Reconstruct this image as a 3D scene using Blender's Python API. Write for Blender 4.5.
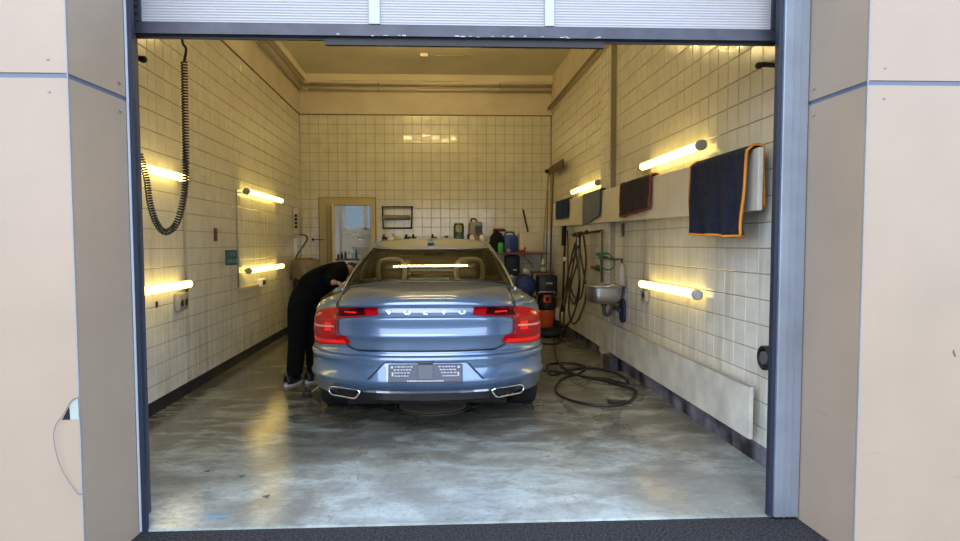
import bpy, bmesh, math, random
from math import sin, cos, pi, sqrt, radians, asin, atan2
from mathutils import Vector, Matrix
random.seed(7)
S = bpy.context.scene
COL = S.collection
for o in list(bpy.data.objects): bpy.data.objects.remove(o)

# ------------------------------------------------------------------ camera, sky, exposure
CAMH = 1.407
cam_d = bpy.data.cameras.new('camera'); cam = bpy.data.objects.new('camera', cam_d); COL.objects.link(cam)
F_PX, PPX, PPY, YAW, PITCH, ROLL = 652.64, 467.2, 278.6, 0.048333, 0.053721, -0.003089
d = Vector((sin(YAW)*cos(PITCH), cos(YAW)*cos(PITCH), -sin(PITCH)))
r = Vector((cos(YAW), -sin(YAW), 0)); u = r.cross(d)
r2 = r*cos(ROLL)+u*sin(ROLL); u2 = -r*sin(ROLL)+u*cos(ROLL)
M = Matrix.Identity(4)
for i in range(3): M[i][0] = r2[i]; M[i][1] = u2[i]; M[i][2] = -d[i]
M[2][3] = CAMH
cam.matrix_world = M
cam_d.sensor_width = 36; cam_d.lens = F_PX*36/960
cam_d.shift_x = (480-PPX)/960; cam_d.shift_y = (PPY-270.5)/960
cam_d.clip_start = 0.05; cam_d.clip_end = 300
S.camera = cam

SKY = 4.5
LAMP = 4.9
w = bpy.data.worlds.new('sky'); S.world = w; w.use_nodes = True
nt = w.node_tree; nt.nodes.clear()
tc = nt.nodes.new('ShaderNodeTexCoord'); sp = nt.nodes.new('ShaderNodeSeparateXYZ'); cr = nt.nodes.new('ShaderNodeValToRGB')
bg = nt.nodes.new('ShaderNodeBackground'); out = nt.nodes.new('ShaderNodeOutputWorld')
nt.links.new(tc.outputs['Generated'], sp.inputs[0]); nt.links.new(sp.outputs['Z'], cr.inputs[0])
cr.color_ramp.elements[0].position = 0.0; cr.color_ramp.elements[0].color = (0.80, 0.86, 0.95, 1)
cr.color_ramp.elements[1].position = 0.9; cr.color_ramp.elements[1].color = (0.30, 0.50, 1.0, 1)
e = cr.color_ramp.elements.new(0.22); e.color = (0.62, 0.76, 1.0, 1)
nt.links.new(cr.outputs[0], bg.inputs[0]); bg.inputs[1].default_value = SKY
nt.links.new(bg.outputs[0], out.inputs[0])
# soft late sun, high and well behind the observer's left, diffused by haze
sd = bpy.data.lights.new('hazy_sun', 'SUN'); sd.energy = 1.9; sd.angle = radians(50); sd.color = (1.0, 0.86, 0.72)
so = bpy.data.objects.new('hazy_sun', sd); COL.objects.link(so); so.rotation_euler = (radians(52), 0, radians(-12))
S.view_settings.view_transform = 'Standard'; S.view_settings.look = 'None'
S.view_settings.exposure = 0.0; S.view_settings.gamma = 1.0; S.view_settings.use_curve_mapping = False

# ------------------------------------------------------------------ materials
def nodes(m): return m.node_tree.nodes, m.node_tree.links
MATS = {}
def mat(name, col, rough=.5, metal=0, emit=None, es=0, coat=0, noise=0, nscale=8, bump=0, bscale=60, col2=None, spec=.5, trans=0, ior=1.45, rvar=0):
    if name in MATS: return MATS[name]
    m = bpy.data.materials.new(name); m.use_nodes = True; N, L = nodes(m); b = N['Principled BSDF']
    b.inputs['Base Color'].default_value = (*col, 1); b.inputs['Roughness'].default_value = rough
    b.inputs['Metallic'].default_value = metal; b.inputs['Coat Weight'].default_value = coat; b.inputs['Coat Roughness'].default_value = .03
    b.inputs['Specular IOR Level'].default_value = spec; b.inputs['Transmission Weight'].default_value = trans; b.inputs['IOR'].default_value = ior
    if emit: b.inputs['Emission Color'].default_value = (*emit, 1); b.inputs['Emission Strength'].default_value = es
    if noise or bump or rvar:
        t = N.new('ShaderNodeTexCoord')
    if noise:
        n = N.new('ShaderNodeTexNoise'); n.inputs['Scale'].default_value = nscale; n.inputs['Detail'].default_value = 6
        L.new(t.outputs['Object'], n.inputs['Vector'])
        mx = N.new('ShaderNodeMix'); mx.data_type = 'RGBA'
        c2 = col2 or tuple(c*(1-noise) for c in col)
        mx.inputs['A'].default_value = (*col, 1); mx.inputs['B'].default_value = (*c2, 1)
        rp = N.new('ShaderNodeMapRange'); rp.inputs['From Min'].default_value = .38; rp.inputs['From Max'].default_value = .68
        L.new(n.outputs['Fac'], rp.inputs['Value']); L.new(rp.outputs[0], mx.inputs['Factor']); L.new(mx.outputs['Result'], b.inputs['Base Color'])
        if rvar:
            r_ = N.new('ShaderNodeMapRange'); r_.inputs['To Min'].default_value = rough-rvar; r_.inputs['To Max'].default_value = rough+rvar
            L.new(n.outputs['Fac'], r_.inputs['Value']); L.new(r_.outputs[0], b.inputs['Roughness'])
    if bump:
        n2 = N.new('ShaderNodeTexNoise'); n2.inputs['Scale'].default_value = bscale; n2.inputs['Detail'].default_value = 4
        L.new(t.outputs['Object'], n2.inputs['Vector'])
        bp = N.new('ShaderNodeBump'); bp.inputs['Strength'].default_value = bump; bp.inputs['Distance'].default_value = .01
        L.new(n2.outputs['Fac'], bp.inputs['Height']); L.new(bp.outputs[0], b.inputs['Normal'])
    MATS[name] = m; return m

def tile_mat():
    m = bpy.data.materials.new('glazed_cream_tile'); m.use_nodes = True; N, L = nodes(m); b = N['Principled BSDF']
    g = N.new('ShaderNodeNewGeometry')
    sc = N.new('ShaderNodeVectorMath'); sc.operation = 'SCALE'; sc.inputs['Scale'].default_value = 1/.1622
    L.new(g.outputs['Position'], sc.inputs[0])
    fl = N.new('ShaderNodeVectorMath'); fl.operation = 'FLOOR'; L.new(sc.outputs[0], fl.inputs[0])
    wn = N.new('ShaderNodeTexWhiteNoise'); L.new(fl.outputs[0], wn.inputs['Vector'])
    mx = N.new('ShaderNodeMix'); mx.data_type = 'RGBA'; mx.inputs['A'].default_value = (.80, .785, .67, 1); mx.inputs['B'].default_value = (.74, .72, .60, 1)
    L.new(wn.outputs['Value'], mx.inputs['Factor'])
    # grime: vertical streaks, stronger low down
    mp = N.new('ShaderNodeMapping'); mp.inputs['Scale'].default_value = (5, 5, .7); L.new(g.outputs['Position'], mp.inputs[0])
    n = N.new('ShaderNodeTexNoise'); n.inputs['Scale'].default_value = 1.3; n.inputs['Detail'].default_value = 8; n.inputs['Roughness'].default_value = .65; L.new(mp.outputs[0], n.inputs['Vector'])
    rp = N.new('ShaderNodeMapRange'); rp.inputs['From Min'].default_value = .48; rp.inputs['From Max'].default_value = .75; rp.inputs['To Max'].default_value = .6; L.new(n.outputs['Fac'], rp.inputs['Value'])
    sz = N.new('ShaderNodeSeparateXYZ'); L.new(g.outputs['Position'], sz.inputs[0])
    rz = N.new('ShaderNodeMapRange'); rz.inputs['From Min'].default_value = .1; rz.inputs['From Max'].default_value = 2.2; rz.inputs['To Min'].default_value = 1; rz.inputs['To Max'].default_value = .25; L.new(sz.outputs['Z'], rz.inputs['Value'])
    mu = N.new('ShaderNodeMath'); mu.operation = 'MULTIPLY'; L.new(rp.outputs[0], mu.inputs[0]); L.new(rz.outputs[0], mu.inputs[1])
    m2 = N.new('ShaderNodeMix'); m2.data_type = 'RGBA'; m2.inputs['B'].default_value = (.30, .25, .17, 1)
    L.new(mu.outputs[0], m2.inputs['Factor']); L.new(mx.outputs['Result'], m2.inputs['A']); L.new(m2.outputs['Result'], b.inputs['Base Color'])
    b.inputs['Roughness'].default_value = .16; b.inputs['Coat Weight'].default_value = .3
    n2 = N.new('ShaderNodeTexNoise'); n2.inputs['Scale'].default_value = 9; L.new(g.outputs['Position'], n2.inputs['Vector'])
    bp = N.new('ShaderNodeBump'); bp.inputs['Strength'].default_value = .12; bp.inputs['Distance'].default_value = .02; L.new(n2.outputs['Fac'], bp.inputs['Height']); L.new(bp.outputs[0], b.inputs['Normal'])
    return m

def floor_mat():
    m = bpy.data.materials.new('wet_worn_concrete'); m.use_nodes = True; N, L = nodes(m); b = N['Principled BSDF']
    g = N.new('ShaderNodeNewGeometry')
    def noise(scale, det=8, rough=.6, vs=(1, 1, 1), dist=0):
        mp = N.new('ShaderNodeMapping'); mp.inputs['Scale'].default_value = vs; L.new(g.outputs['Position'], mp.inputs[0])
        n = N.new('ShaderNodeTexNoise'); n.inputs['Scale'].default_value = scale; n.inputs['Detail'].default_value = det; n.inputs['Roughness'].default_value = rough
        n.inputs['Distortion'].default_value = dist; L.new(mp.outputs[0], n.inputs['Vector']); return n
    def rng(src, a, b_, c=0, d_=1):
        r = N.new('ShaderNodeMapRange'); r.inputs['From Min'].default_value = a; r.inputs['From Max'].default_value = b_; r.inputs['To Min'].default_value = c; r.inputs['To Max'].default_value = d_
        L.new(src, r.inputs['Value']); return r.outputs[0]
    def mix(f, A, B):
        x = N.new('ShaderNodeMix'); x.data_type = 'RGBA'; L.new(f, x.inputs['Factor'])
        for k, v in (('A', A), ('B', B)):
            if isinstance(v, tuple): x.inputs[k].default_value = (*v, 1)
            else: L.new(v, x.inputs[k])
        return x.outputs['Result']
    def mul(a, b_):
        x = N.new('ShaderNodeMath'); x.operation = 'MULTIPLY'; L.new(a, x.inputs[0]); L.new(b_, x.inputs[1]); return x.outputs[0]
    big = noise(.9, 5, .55, (1, 1, 1), .6); mid = noise(3.2, 8, .65, (1, 1.8, 1), .3); fine = noise(28, 6, .7)
    c = mix(rng(mid.outputs['Fac'], .43, .60), (.46, .515, .45), (.32, .345, .295))
    c = mix(rng(big.outputs['Fac'], .47, .62, 0, .75), c, (.16, .155, .125))
    # browner, darker tone (from about 4.3 m inwards)
    sz = N.new('ShaderNodeSeparateXYZ'); L.new(g.outputs['Position'], sz.inputs[0])
    lane = rng(sz.outputs['Y'], 3.6, 4.9, 0, .85)
    c = mix(mul(lane, rng(mid.outputs['Fac'], .3, .55, .35, 1)), c, (.07, .064, .048))
    spk = noise(11, 8, .75, (1, 2.0, 1)); c = mix(mul(rng(sz.outputs['Y'], 3.4, 4.6, .35, 1), rng(spk.outputs['Fac'], .50, .68, 0, .6)), c, (.07, .07, .06))
    c = mix(rng(fine.outputs['Fac'], .5, .72, 0, .55), c, (.12, .12, .10))
    rust = noise(2.1, 7, .7, (1, 2.2, 1)); c = mix(rng(rust.outputs['Fac'], .64, .74, 0, .5), c, (.22, .12, .06))
    L.new(c, b.inputs['Base Color'])
    wet = noise(1.1, 6, .6, (1, .7, 1), .8)
    bias = N.new('ShaderNodeMath'); bias.operation = 'ADD'; L.new(wet.outputs['Fac'], bias.inputs[0]); L.new(rng(sz.outputs['X'], -.5, -1.2, 0, .22), bias.inputs[1])
    L.new(rng(bias.outputs[0], .51, .58, .34, .02), b.inputs['Roughness'])
    bn = noise(38, 5, .6, (1, 1.3, 1)); bp = N.new('ShaderNodeBump'); bp.inputs['Strength'].default_value = .16; bp.inputs['Distance'].default_value = .006
    L.new(bn.outputs['Fac'], bp.inputs['Height']); L.new(bp.outputs[0], b.inputs['Normal'])
    b.inputs['Specular IOR Level'].default_value = .6
    return m

def panel_mat():
    m = bpy.data.materials.new('pink_grey_cladding'); m.use_nodes = True; N, L = nodes(m); b = N['Principled BSDF']
    g = N.new('ShaderNodeNewGeometry'); n = N.new('ShaderNodeTexNoise'); n.inputs['Scale'].default_value = 2.2; n.inputs['Detail'].default_value = 8; n.inputs['Roughness'].default_value = .6
    L.new(g.outputs['Position'], n.inputs['Vector'])
    mx = N.new('ShaderNodeMix'); mx.data_type = 'RGBA'; mx.inputs['A'].default_value = (.378, .282, .188, 1); mx.inputs['B'].default_value = (.338, .257, .17, 1)
    rp = N.new('ShaderNodeMapRange'); rp.inputs['From Min'].default_value = .35; rp.inputs['From Max'].default_value = .7; L.new(n.outputs['Fac'], rp.inputs['Value']); L.new(rp.outputs[0], mx.inputs['Factor'])
    # scuffs: thin, mostly horizontal, low on the panels
    mp = N.new('ShaderNodeMapping'); mp.inputs['Scale'].default_value = (1.6, 1.6, 9); mp.inputs['Rotation'].default_value = (0, .3, 0); L.new(g.outputs['Position'], mp.inputs[0])
    n2 = N.new('ShaderNodeTexNoise'); n2.inputs['Scale'].default_value = 2.4; n2.inputs['Detail'].default_value = 5; L.new(mp.outputs[0], n2.inputs['Vector'])
    rp2 = N.new('ShaderNodeMapRange'); rp2.inputs['From Min'].default_value = .66; rp2.inputs['From Max'].default_value = .74; rp2.inputs['To Max'].default_value = .5; L.new(n2.outputs['Fac'], rp2.inputs['Value'])
    sz = N.new('ShaderNodeSeparateXYZ'); L.new(g.outputs['Position'], sz.inputs[0])
    rz = N.new('ShaderNodeMapRange'); rz.inputs['From Min'].default_value = .9; rz.inputs['From Max'].default_value = .3; L.new(sz.outputs['Z'], rz.inputs['Value'])
    mu = N.new('ShaderNodeMath'); mu.operation = 'MULTIPLY'; L.new(rp2.outputs[0], mu.inputs[0]); L.new(rz.outputs[0], mu.inputs[1])
    m2 = N.new('ShaderNodeMix'); m2.data_type = 'RGBA'; m2.inputs['B'].default_value = (.25, .23, .21, 1); L.new(mu.outputs[0], m2.inputs['Factor']); L.new(mx.outputs['Result'], m2.inputs['A'])
    L.new(m2.outputs['Result'], b.inputs['Base Color']); b.inputs['Roughness'].default_value = .45
    return m

def glass_mat(name, tint, ior=1.5, op=1.0):
    m = bpy.data.materials.new(name); m.use_nodes = True; N, L = nodes(m); N.remove(N['Principled BSDF']); o_ = N['Material Output']
    t = N.new('ShaderNodeBsdfTransparent'); t.inputs[0].default_value = (*tint, 1)
    g = N.new('ShaderNodeBsdfGlossy'); g.inputs['Roughness'].default_value = .01; fr = N.new('ShaderNodeFresnel'); fr.inputs['IOR'].default_value = ior
    mx = N.new('ShaderNodeMixShader'); L.new(fr.outputs[0], mx.inputs[0]); L.new(t.outputs[0], mx.inputs[1]); L.new(g.outputs[0], mx.inputs[2]); L.new(mx.outputs[0], o_.inputs[0])
    return m

M_TILE = tile_mat(); M_FLOOR = floor_mat(); M_PANEL = panel_mat()
M_GROUT = mat('dark_grout', (.36, .31, .20), .8)
M_PLASTER = mat('aged_cream_plaster', (.74, .66, .52), .75, noise=.12, nscale=2, bump=.1, bscale=40)
M_CEIL = mat('cream_ceiling_paint', (.85, .77, .60), .8, noise=.12, nscale=1.2)
M_BASE = mat('black_base_paint', (.012, .012, .014), .45, noise=1, nscale=5, col2=(.035, .033, .035), bump=.2, bscale=30)
M_BASEW = mat('flaking_base_paint', (.012, .012, .014), .45, noise=1, nscale=4.0, col2=(.30, .29, .34), bump=.2, bscale=30)
M_PIPE = mat('cream_painted_pipe', (.60, .52, .38), .45)
M_PIPE2 = mat('galvanised_conduit', (.42, .40, .34), .4, .4)
M_ASPH = mat('dark_asphalt', (.060, .058, .054), .9, spec=.12, noise=1, nscale=80, col2=(.010, .010, .010), bump=.9, bscale=160)
M_DARKMETAL = mat('dark_grey_aluminium', (.06, .062, .075), .4, .3, noise=.35, nscale=6, bump=.05)
M_BLUEJAMB = mat('blue_black_rubber', (.016, .022, .038), .5)
M_BLACK = mat('black_rubber', (.012, .012, .013), .5)
M_SILVER = mat('brushed_galvanised_steel', (.31, .35, .39), .42, .55, noise=.22, nscale=3, bump=.03, bscale=20)
M_WHITE = mat('white_plastic', (.78, .77, .74), .4)
M_WHITEAL = mat('white_door_aluminium', (.43, .46, .47), .4)
M_BOARD = mat('cream_laminate_board', (.75, .70, .56), .4, noise=.1, nscale=3, bump=.04, bscale=15)
M_BOARDL = mat('worn_cream_kick_board', (.72, .70, .58), .45, noise=.28, nscale=4, bump=.08, bscale=20)
M_STEEL = mat('stainless_steel', (.55, .54, .52), .28, .9, noise=.15, nscale=6)
M_CHROME = mat('chrome', (.80, .81, .83), .08, 1)
M_NAVY = mat('navy_microfibre', (.012, .017, .038), .95, noise=.5, nscale=30, bump=.5, bscale=220)
M_NAVY2 = mat('dark_plum_microfibre', (.03, .022, .028), .95, noise=.5, nscale=30, bump=.5, bscale=220)
M_GREYT = mat('grey_blue_microfibre', (.17, .20, .25), .95, noise=.3, nscale=30, bump=.5, bscale=220)
M_BLUET = mat('deep_blue_cloth', (.012, .03, .11), .95, bump=.4, bscale=200)
M_ORANGE = mat('orange_piping', (.75, .28, .03), .7)
M_REDP = mat('dull_red_piping', (.25, .04, .035), .8)
M_RED = mat('red_plastic', (.45, .03, .02), .4)
M_HOSE = mat('black_hose_rubber', (.012, .012, .012), .42)
M_HOSEB = mat('brown_black_hose', (.045, .032, .02), .5)
M_GREEN = mat('green_hose_plastic', (.01, .16, .05), .4)
M_BLUEP = mat('blue_plastic', (.015, .06, .28), .35)
M_BLUED = mat('deep_blue_plastic', (.006, .02, .16), .35)
M_OR = mat('orange_plastic', (.6, .09, .02), .4)
M_WOOD = mat('brown_wood', (.16, .08, .035), .6, noise=.4, nscale=12)
M_TUBE = mat('lit_fluorescent_tube', (1, .95, .7), .3, emit=(1, .72, .19), es=LAMP)
M_YFRAME = mat('ochre_painted_frame', (.60, .51, .28), .5)
M_WASH = mat('washroom_white_tile', (.72, .69, .60), .3)

# ------------------------------------------------------------------ mesh builders
class MB:
    def __init__(s): s.v = []; s.f = []; s.sm = []
    def add(s, vs, fs, smooth=False):
        o_ = len(s.v); s.v += [tuple(v) for v in vs]; s.f += [tuple(i+o_ for i in f) for f in fs]; s.sm += [smooth]*len(fs); return s
    def box(s, x0, x1, y0, y1, z0, z1, bev=0, mtx=None):
        bm = bmesh.new(); bmesh.ops.create_cube(bm, size=1)
        for v in bm.verts: v.co = Vector(((x0+x1)/2+v.co.x*(x1-x0), (y0+y1)/2+v.co.y*(y1-y0), (z0+z1)/2+v.co.z*(z1-z0)))
        if bev: bmesh.ops.bevel(bm, geom=list(bm.edges), offset=bev, segments=2 if bev > .008 else 1, profile=.5, affect='EDGES')
        if mtx is not None: bmesh.ops.transform(bm, matrix=mtx, verts=bm.verts)
        bm.verts.index_update(); s.add([v.co[:] for v in bm.verts], [[v.index for v in f.verts] for f in bm.faces], bev > .008); bm.free(); return s
    def tube(s, pts, rad, seg=8, caps=True, closed=False):
        pts = [Vector(p) for p in pts]; n = len(pts); rs = rad if isinstance(rad, (list, tuple)) else [rad]*n
        vs = []; fs = []; up = None
        for i, p in enumerate(pts):
            if closed: t = pts[(i+1) % n]-pts[i-1]
            else: t = pts[min(i+1, n-1)]-pts[max(i-1, 0)]
            t.normalize()
            if up is None: up = Vector((0, 0, 1)) if abs(t.z) < .9 else Vector((1, 0, 0))
            a = up-t*up.dot(t)
            if a.length < 1e-4: a = Vector((1, 0, 0))-t*t.x
            a.normalize(); up = a; b = t.cross(a)
            for k in range(seg):
                q = 2*pi*k/seg; vs.append(p+(a*cos(q)+b*sin(q))*rs[i])
        m_ = n if closed else n-1
        for i in range(m_):
            for k in range(seg):
                j = (i+1) % n; fs.append((i*seg+k, i*seg+(k+1) % seg, j*seg+(k+1) % seg, j*seg+k))
        s.add(vs, fs, seg > 4)
        if caps and not closed:
            o_ = len(s.v)-len(vs); s.f += [tuple(o_+k for k in reversed(range(seg))), tuple(o_+(n-1)*seg+k for k in range(seg))]; s.sm += [False, False]
        return s
    def cyl(s, p0, p1, r0, r1=None, seg=16): return s.tube([p0, p1], [r0, r1 if r1 is not None else r0], seg)
    def lathe(s, c, prof, seg=20, axis='z'):
        vs = []; fs = []; n = len(prof)
        for (rr, h) in prof:
            for k in range(seg):
                q = 2*pi*k/seg; a, b = rr*cos(q), rr*sin(q)
                p = (a, b, h) if axis == 'z' else ((h, a, b) if axis == 'x' else (a, h, b))
                vs.append((c[0]+p[0], c[1]+p[1], c[2]+p[2]))
        for i in range(n-1):
            for k in range(seg): fs.append((i*seg+k, i*seg+(k+1) % seg, (i+1)*seg+(k+1) % seg, (i+1)*seg+k))
        fs.append(tuple(reversed(range(seg)))); fs.append(tuple((n-1)*seg+k for k in range(seg)))
        return s.add(vs, fs, True)
    def grid(s, rows, smooth=True):
        n, m_ = len(rows), len(rows[0]); vs = [p for r_ in rows for p in r_]
        fs = [(i*m_+j, i*m_+j+1, (i+1)*m_+j+1, (i+1)*m_+j) for i in range(n-1) for j in range(m_-1)]
        return s.add(vs, fs, smooth)
    def ball(s, c, rx, ry=None, rz=None, seg=14, ring=8, jit=0):
        ry = ry or rx; rz = rz or rx; rows = []
        for i in range(ring+1):
            a = pi*i/ring; rows.append([(c[0]+rx*sin(a)*cos(2*pi*k/seg)*(1+jit*sin(5*k+3*i)), c[1]+ry*sin(a)*sin(2*pi*k/seg)*(1+jit*sin(4*k+2*i+1)), c[2]-rz*cos(a)*(1+jit*.5*sin(3*k+i))) for k in range(seg)])
        vs = [p for r_ in rows for p in r_]
        fs = [(i*seg+k, i*seg+(k+1) % seg, (i+1)*seg+(k+1) % seg, (i+1)*seg+k) for i in range(ring) for k in range(seg)]
        return s.add(vs, fs, True)
    def poly(s, pts, thick_vec):
        n = len(pts); t = Vector(thick_vec); vs = [Vector(p) for p in pts]+[Vector(p)+t for p in pts]
        fs = [tuple(range(n)), tuple(reversed(range(n, 2*n)))]+[(i, i+n, (i+1) % n+n, (i+1) % n) for i in range(n)]
        return s.add(vs, fs)

def spline(pts, n=8, closed=False):
    P = [Vector(p) for p in pts]; out_ = []; N_ = len(P)
    for i in range(N_ if closed else N_-1):
        if closed: a, b, c_, d_ = P[i-1], P[i], P[(i+1) % N_], P[(i+2) % N_]
        else: a, b, c_, d_ = P[max(i-1, 0)], P[i], P[i+1], P[min(i+2, N_-1)]
        for k in range(n):
            t = k/n; out_.append(.5*((2*b)+(c_-a)*t+(2*a-5*b+4*c_-d_)*t*t+(-a+3*b-3*c_+d_)*t**3))
    if not closed: out_.append(P[-1])
    return out_

def obj(name, mb, m, parent=None, label=None, cat=None, group=None, kind=None, loc=None, weld=False, fix=True):
    me = bpy.data.meshes.new(name)
    if isinstance(mb, MB):
        me.from_pydata(mb.v, [], mb.f)
        me.polygons.foreach_set('use_smooth', mb.sm)
        if weld or fix:
            bm = bmesh.new(); bm.from_mesh(me)
            if weld: bmesh.ops.remove_doubles(bm, verts=bm.verts, dist=1e-5)
            bmesh.ops.recalc_face_normals(bm, faces=bm.faces); bm.to_mesh(me); bm.free()
    else: me = mb
    if m and not (not isinstance(mb, MB) and len(me.materials)): me.materials.append(m)
    me.update()
    o = bpy.data.objects.new(name, me); COL.objects.link(o)
    if parent: o.parent = parent
    if loc: o.location = loc
    tag(o, label, cat, group, kind); return o
def tag(o, label=None, cat=None, group=None, kind=None):
    for k, v in (('label', label), ('category', cat), ('group', group), ('kind', kind)):
        if v: o[k] = v
def thing(name, label, cat, loc=(0, 0, 0), rotz=0, group=None):
    o = bpy.data.objects.new(name, None); COL.objects.link(o); o.empty_display_size = .1
    o.location = loc; o.rotation_euler = (0, 0, rotz); tag(o, label, cat, group); return o
def struct(name, mb, m, label, parent=None):
    return obj(name, mb, m, parent, label, None if parent else name.split('_')[0], kind='structure')
def dup(o, parent=None, loc=None, rotz=None, label=None):
    c = o.copy(); COL.objects.link(c); c.parent = parent
    if loc: c.location = loc
    if rotz is not None: c.rotation_euler = (0, 0, rotz)
    if label: c['label'] = label
    for ch in list(o.children): dup(ch, c)
    return c
def solidify(o, t, off=-1):
    md = o.modifiers.new('thick', 'SOLIDIFY'); md.thickness = t; md.offset = off

# ------------------------------------------------------------------ room
XL, XR, YB, YF, HT, HC = -2.339, 2.056, 11.548, 3.25, 3.642, 4.31
DX0, DX1, DZ = -1.785, -1.12, 2.085          # doorway in the back wall
T = .1622
fl = struct('floor', MB().box(XL-.2, XR+.2, YF-.02, YB, -.12, 0), M_FLOOR, 'worn wet grey concrete floor of the wash bay')
struct('ceiling', MB().box(XL-.2, XR+.2, YF, YB+.2, HC, HC+.15), M_CEIL, 'cream painted ceiling')
wl = struct('wall_left', MB().box(XL-.22, XL-.008, YF, YB+.2, -.1, HC).box(XL-.008, XL+.004, YF, YB, HT, HC), M_GROUT, 'left wall of cream glazed tiles')
wr = struct('wall_right', MB().box(XR+.008, XR+.22, YF, YB+.2, -.1, HC), M_GROUT, 'right wall of cream glazed tiles')
wb = struct('wall_back', MB().box(XL, DX0-.12, YB+.008, YB+.2, -.1, HC).box(DX1+.05, XR, YB+.008, YB+.2, -.1, HC).box(DX0-.12, DX1+.05, YB+.008, YB+.2, DZ+.03, HC), M_GROUT, 'back wall of cream glazed square tiles')
obj('plaster_band', MB().box(XL-.008, XL+.006, YF, YB, HT, HC), M_PLASTER, wl)
obj('plaster_band', MB().box(XR-.006, XR+.008, YF, YB, HT, HC), M_PLASTER, wr)
obj('plaster_band', MB().box(XL, XR, YB-.006, YB+.008, HT, HC), M_PLASTER, wb)

def tile_mesh(wd, ht):
    g = .0028; c = .004; th = .009; a, b = wd/2-g, ht/2-g
    v = [(-a, -b, 0), (a, -b, 0), (a, b, 0), (-a, b, 0), (-a, -b, th-c*.5), (a, -b, th-c*.5), (a, b, th-c*.5), (-a, b, th-c*.5), (-a+c, -b+c, th), (a-c, -b+c, th), (a-c, b-c, th), (-a+c, b-c, th)]
    f = [(8, 9, 10, 11)]
    for i in range(4): j = (i+1) % 4; f += [(i, j, j+4, i+4), (i+4, j+4, j+8, i+8)]
    return v, f
def visible(p):
    v = Vector(p)-Vector((0, 0, CAMH)); z = v.dot(d)
    if z < .2: return 0
    X = PPX+F_PX*v.dot(r2)/z; Yp = PPY-F_PX*v.dot(u2)/z
    if not (0 < X < 960 and 0 < Yp < 541): return 0
    t = 3.3/p[1]; xd = p[0]*t; zd = CAMH+(p[2]-CAMH)*t
    if not (-1.47 < xd < 1.75 and zd < 2.45): return 0
    if p[1] > 7 and 318 < X < 542 and Yp > 240: return 0      # behind the car
    return F_PX/z
def tile_wall(parent, org, du, dv, nrm, nu, nv, skip, rank_bias=1.0, limit=300):
    """org: corner; du, dv unit axes; nrm: outward normal. nu, nv: counts (float: last one cut)."""
    org, du, dv, nrm = map(Vector, (org, du, dv, nrm)); cells = []
    base = {}
    for i in range(math.ceil(nu)):
        wd = T*min(1, nu-i)
        for j in range(math.ceil(nv)):
            ht = T*min(1, nv-j)
            if wd < .02 or ht < .02: continue
            c = org+du*(i*T+wd/2)+dv*(j*T+ht/2)
            if skip and skip(c): continue
            cells.append((c, round(wd, 4), round(ht, 4)))
    def size(c):
        s_ = visible(c); return s_*abs(nrm.dot((c-Vector((0, 0, CAMH))).normalized()))*s_
    cells.sort(key=lambda q: -size(q[0]))
    rest = MB()
    R_ = Matrix((du, dv, nrm)).transposed()
    for n_, (c, wd, ht) in enumerate(cells):
        tilt = Matrix.Rotation(random.gauss(0, .0035), 3, 'X') @ Matrix.Rotation(random.gauss(0, .0035), 3, 'Y')
        rot = R_ @ tilt; pos = c-nrm*.008+nrm*random.uniform(0, .0008)
        if n_ < limit and size(c) > 0:
            k = (wd, ht)
            if k not in base:
                v, f = tile_mesh(wd, ht); me = bpy.data.meshes.new('tile'); me.from_pydata(v, [], f); me.materials.append(M_TILE); base[k] = me
            o = bpy.data.objects.new('tile', base[k]); COL.objects.link(o); o.parent = parent; o.matrix_local = Matrix.Translation(pos) @ rot.to_4x4()
        else:
            v, f = tile_mesh(wd, ht); rest.add([rot @ Vector(q)+pos for q in v], f)
    obj('tile', rest, M_TILE, parent, kind='stuff', fix=False)
TB = HT % T
tile_wall(wl, (XL, YF, HT), (0, 1, 0), (0, 0, -1), (1, 0, 0), (YB-YF)/T, HT/T, lambda c: c.z < .10)
PY0, PY1, PXF = 7.40, 7.82, 1.998      # shallow pier on the right wall
tile_wall(wr, (XR, YF, HT), (0, 1, 0), (0, 0, -1), (-1, 0, 0), (PY0-YF)/T, HT/T, lambda c: c.z < .10, limit=295)
tile_wall(wr, (XR, PY1, HT), (0, 1, 0), (0, 0, -1), (-1, 0, 0), (YB-PY1)/T, HT/T, lambda c: c.z < .10, limit=0)
pier = obj('pier', MB().box(PXF, XR+.02, PY0, PY1, 0, HT+.12), mat('grey_brown_corner_tile', (.34, .29, .20), .35), wr)
pm = MB(); v0, f0 = tile_mesh(.135, T)
for k in range(3):
    for j in range(22):
        pos = Vector((PXF-.002, PY0+.07+k*.139, HT-.081-j*T)); R0 = Matrix(((0, 0, -1), (1, 0, 0), (0, -1, 0)))
        pm.add([R0 @ Vector(q)+pos for q in v0], f0)
obj('tile', pm, M_TILE, pier, kind='stuff')
tile_wall(wb, (XL, YB, HT), (1, 0, 0), (0, 0, -1), (0, -1, 0), (XR-XL)/T, HT/T, lambda c: (DX0-.2 < c.x < DX1+.10 and c.z < DZ+.14))

struct('baseboard_left', MB().box(XL-.008, XL+.006, YF, YB, 0, .112), M_BASE, 'black painted base band along left wall')
struct('baseboard_right', MB().box(XR-.006, XR+.008, YF, YB, 0, .125), M_BASEW, 'black flaking base band along right wall')
struct('baseboard_back', MB().box(DX1+.06, XR, YB-.006, YB+.008, 0, .125), M_BASE, 'black painted base band along back wall')
struct('trim_1', MB().box(XL-.008, XL+.012, YF, YB, HT-.004, HT+.012), mat('brown_trim', (.16, .11, .06), .6), 'thin brown strip capping left wall tiles')
struct('trim_2', MB().box(XL, XR, YB-.012, YB, HT-.004, HT+.012), MATS['brown_trim'], 'thin brown strip capping back wall tiles')
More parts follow.
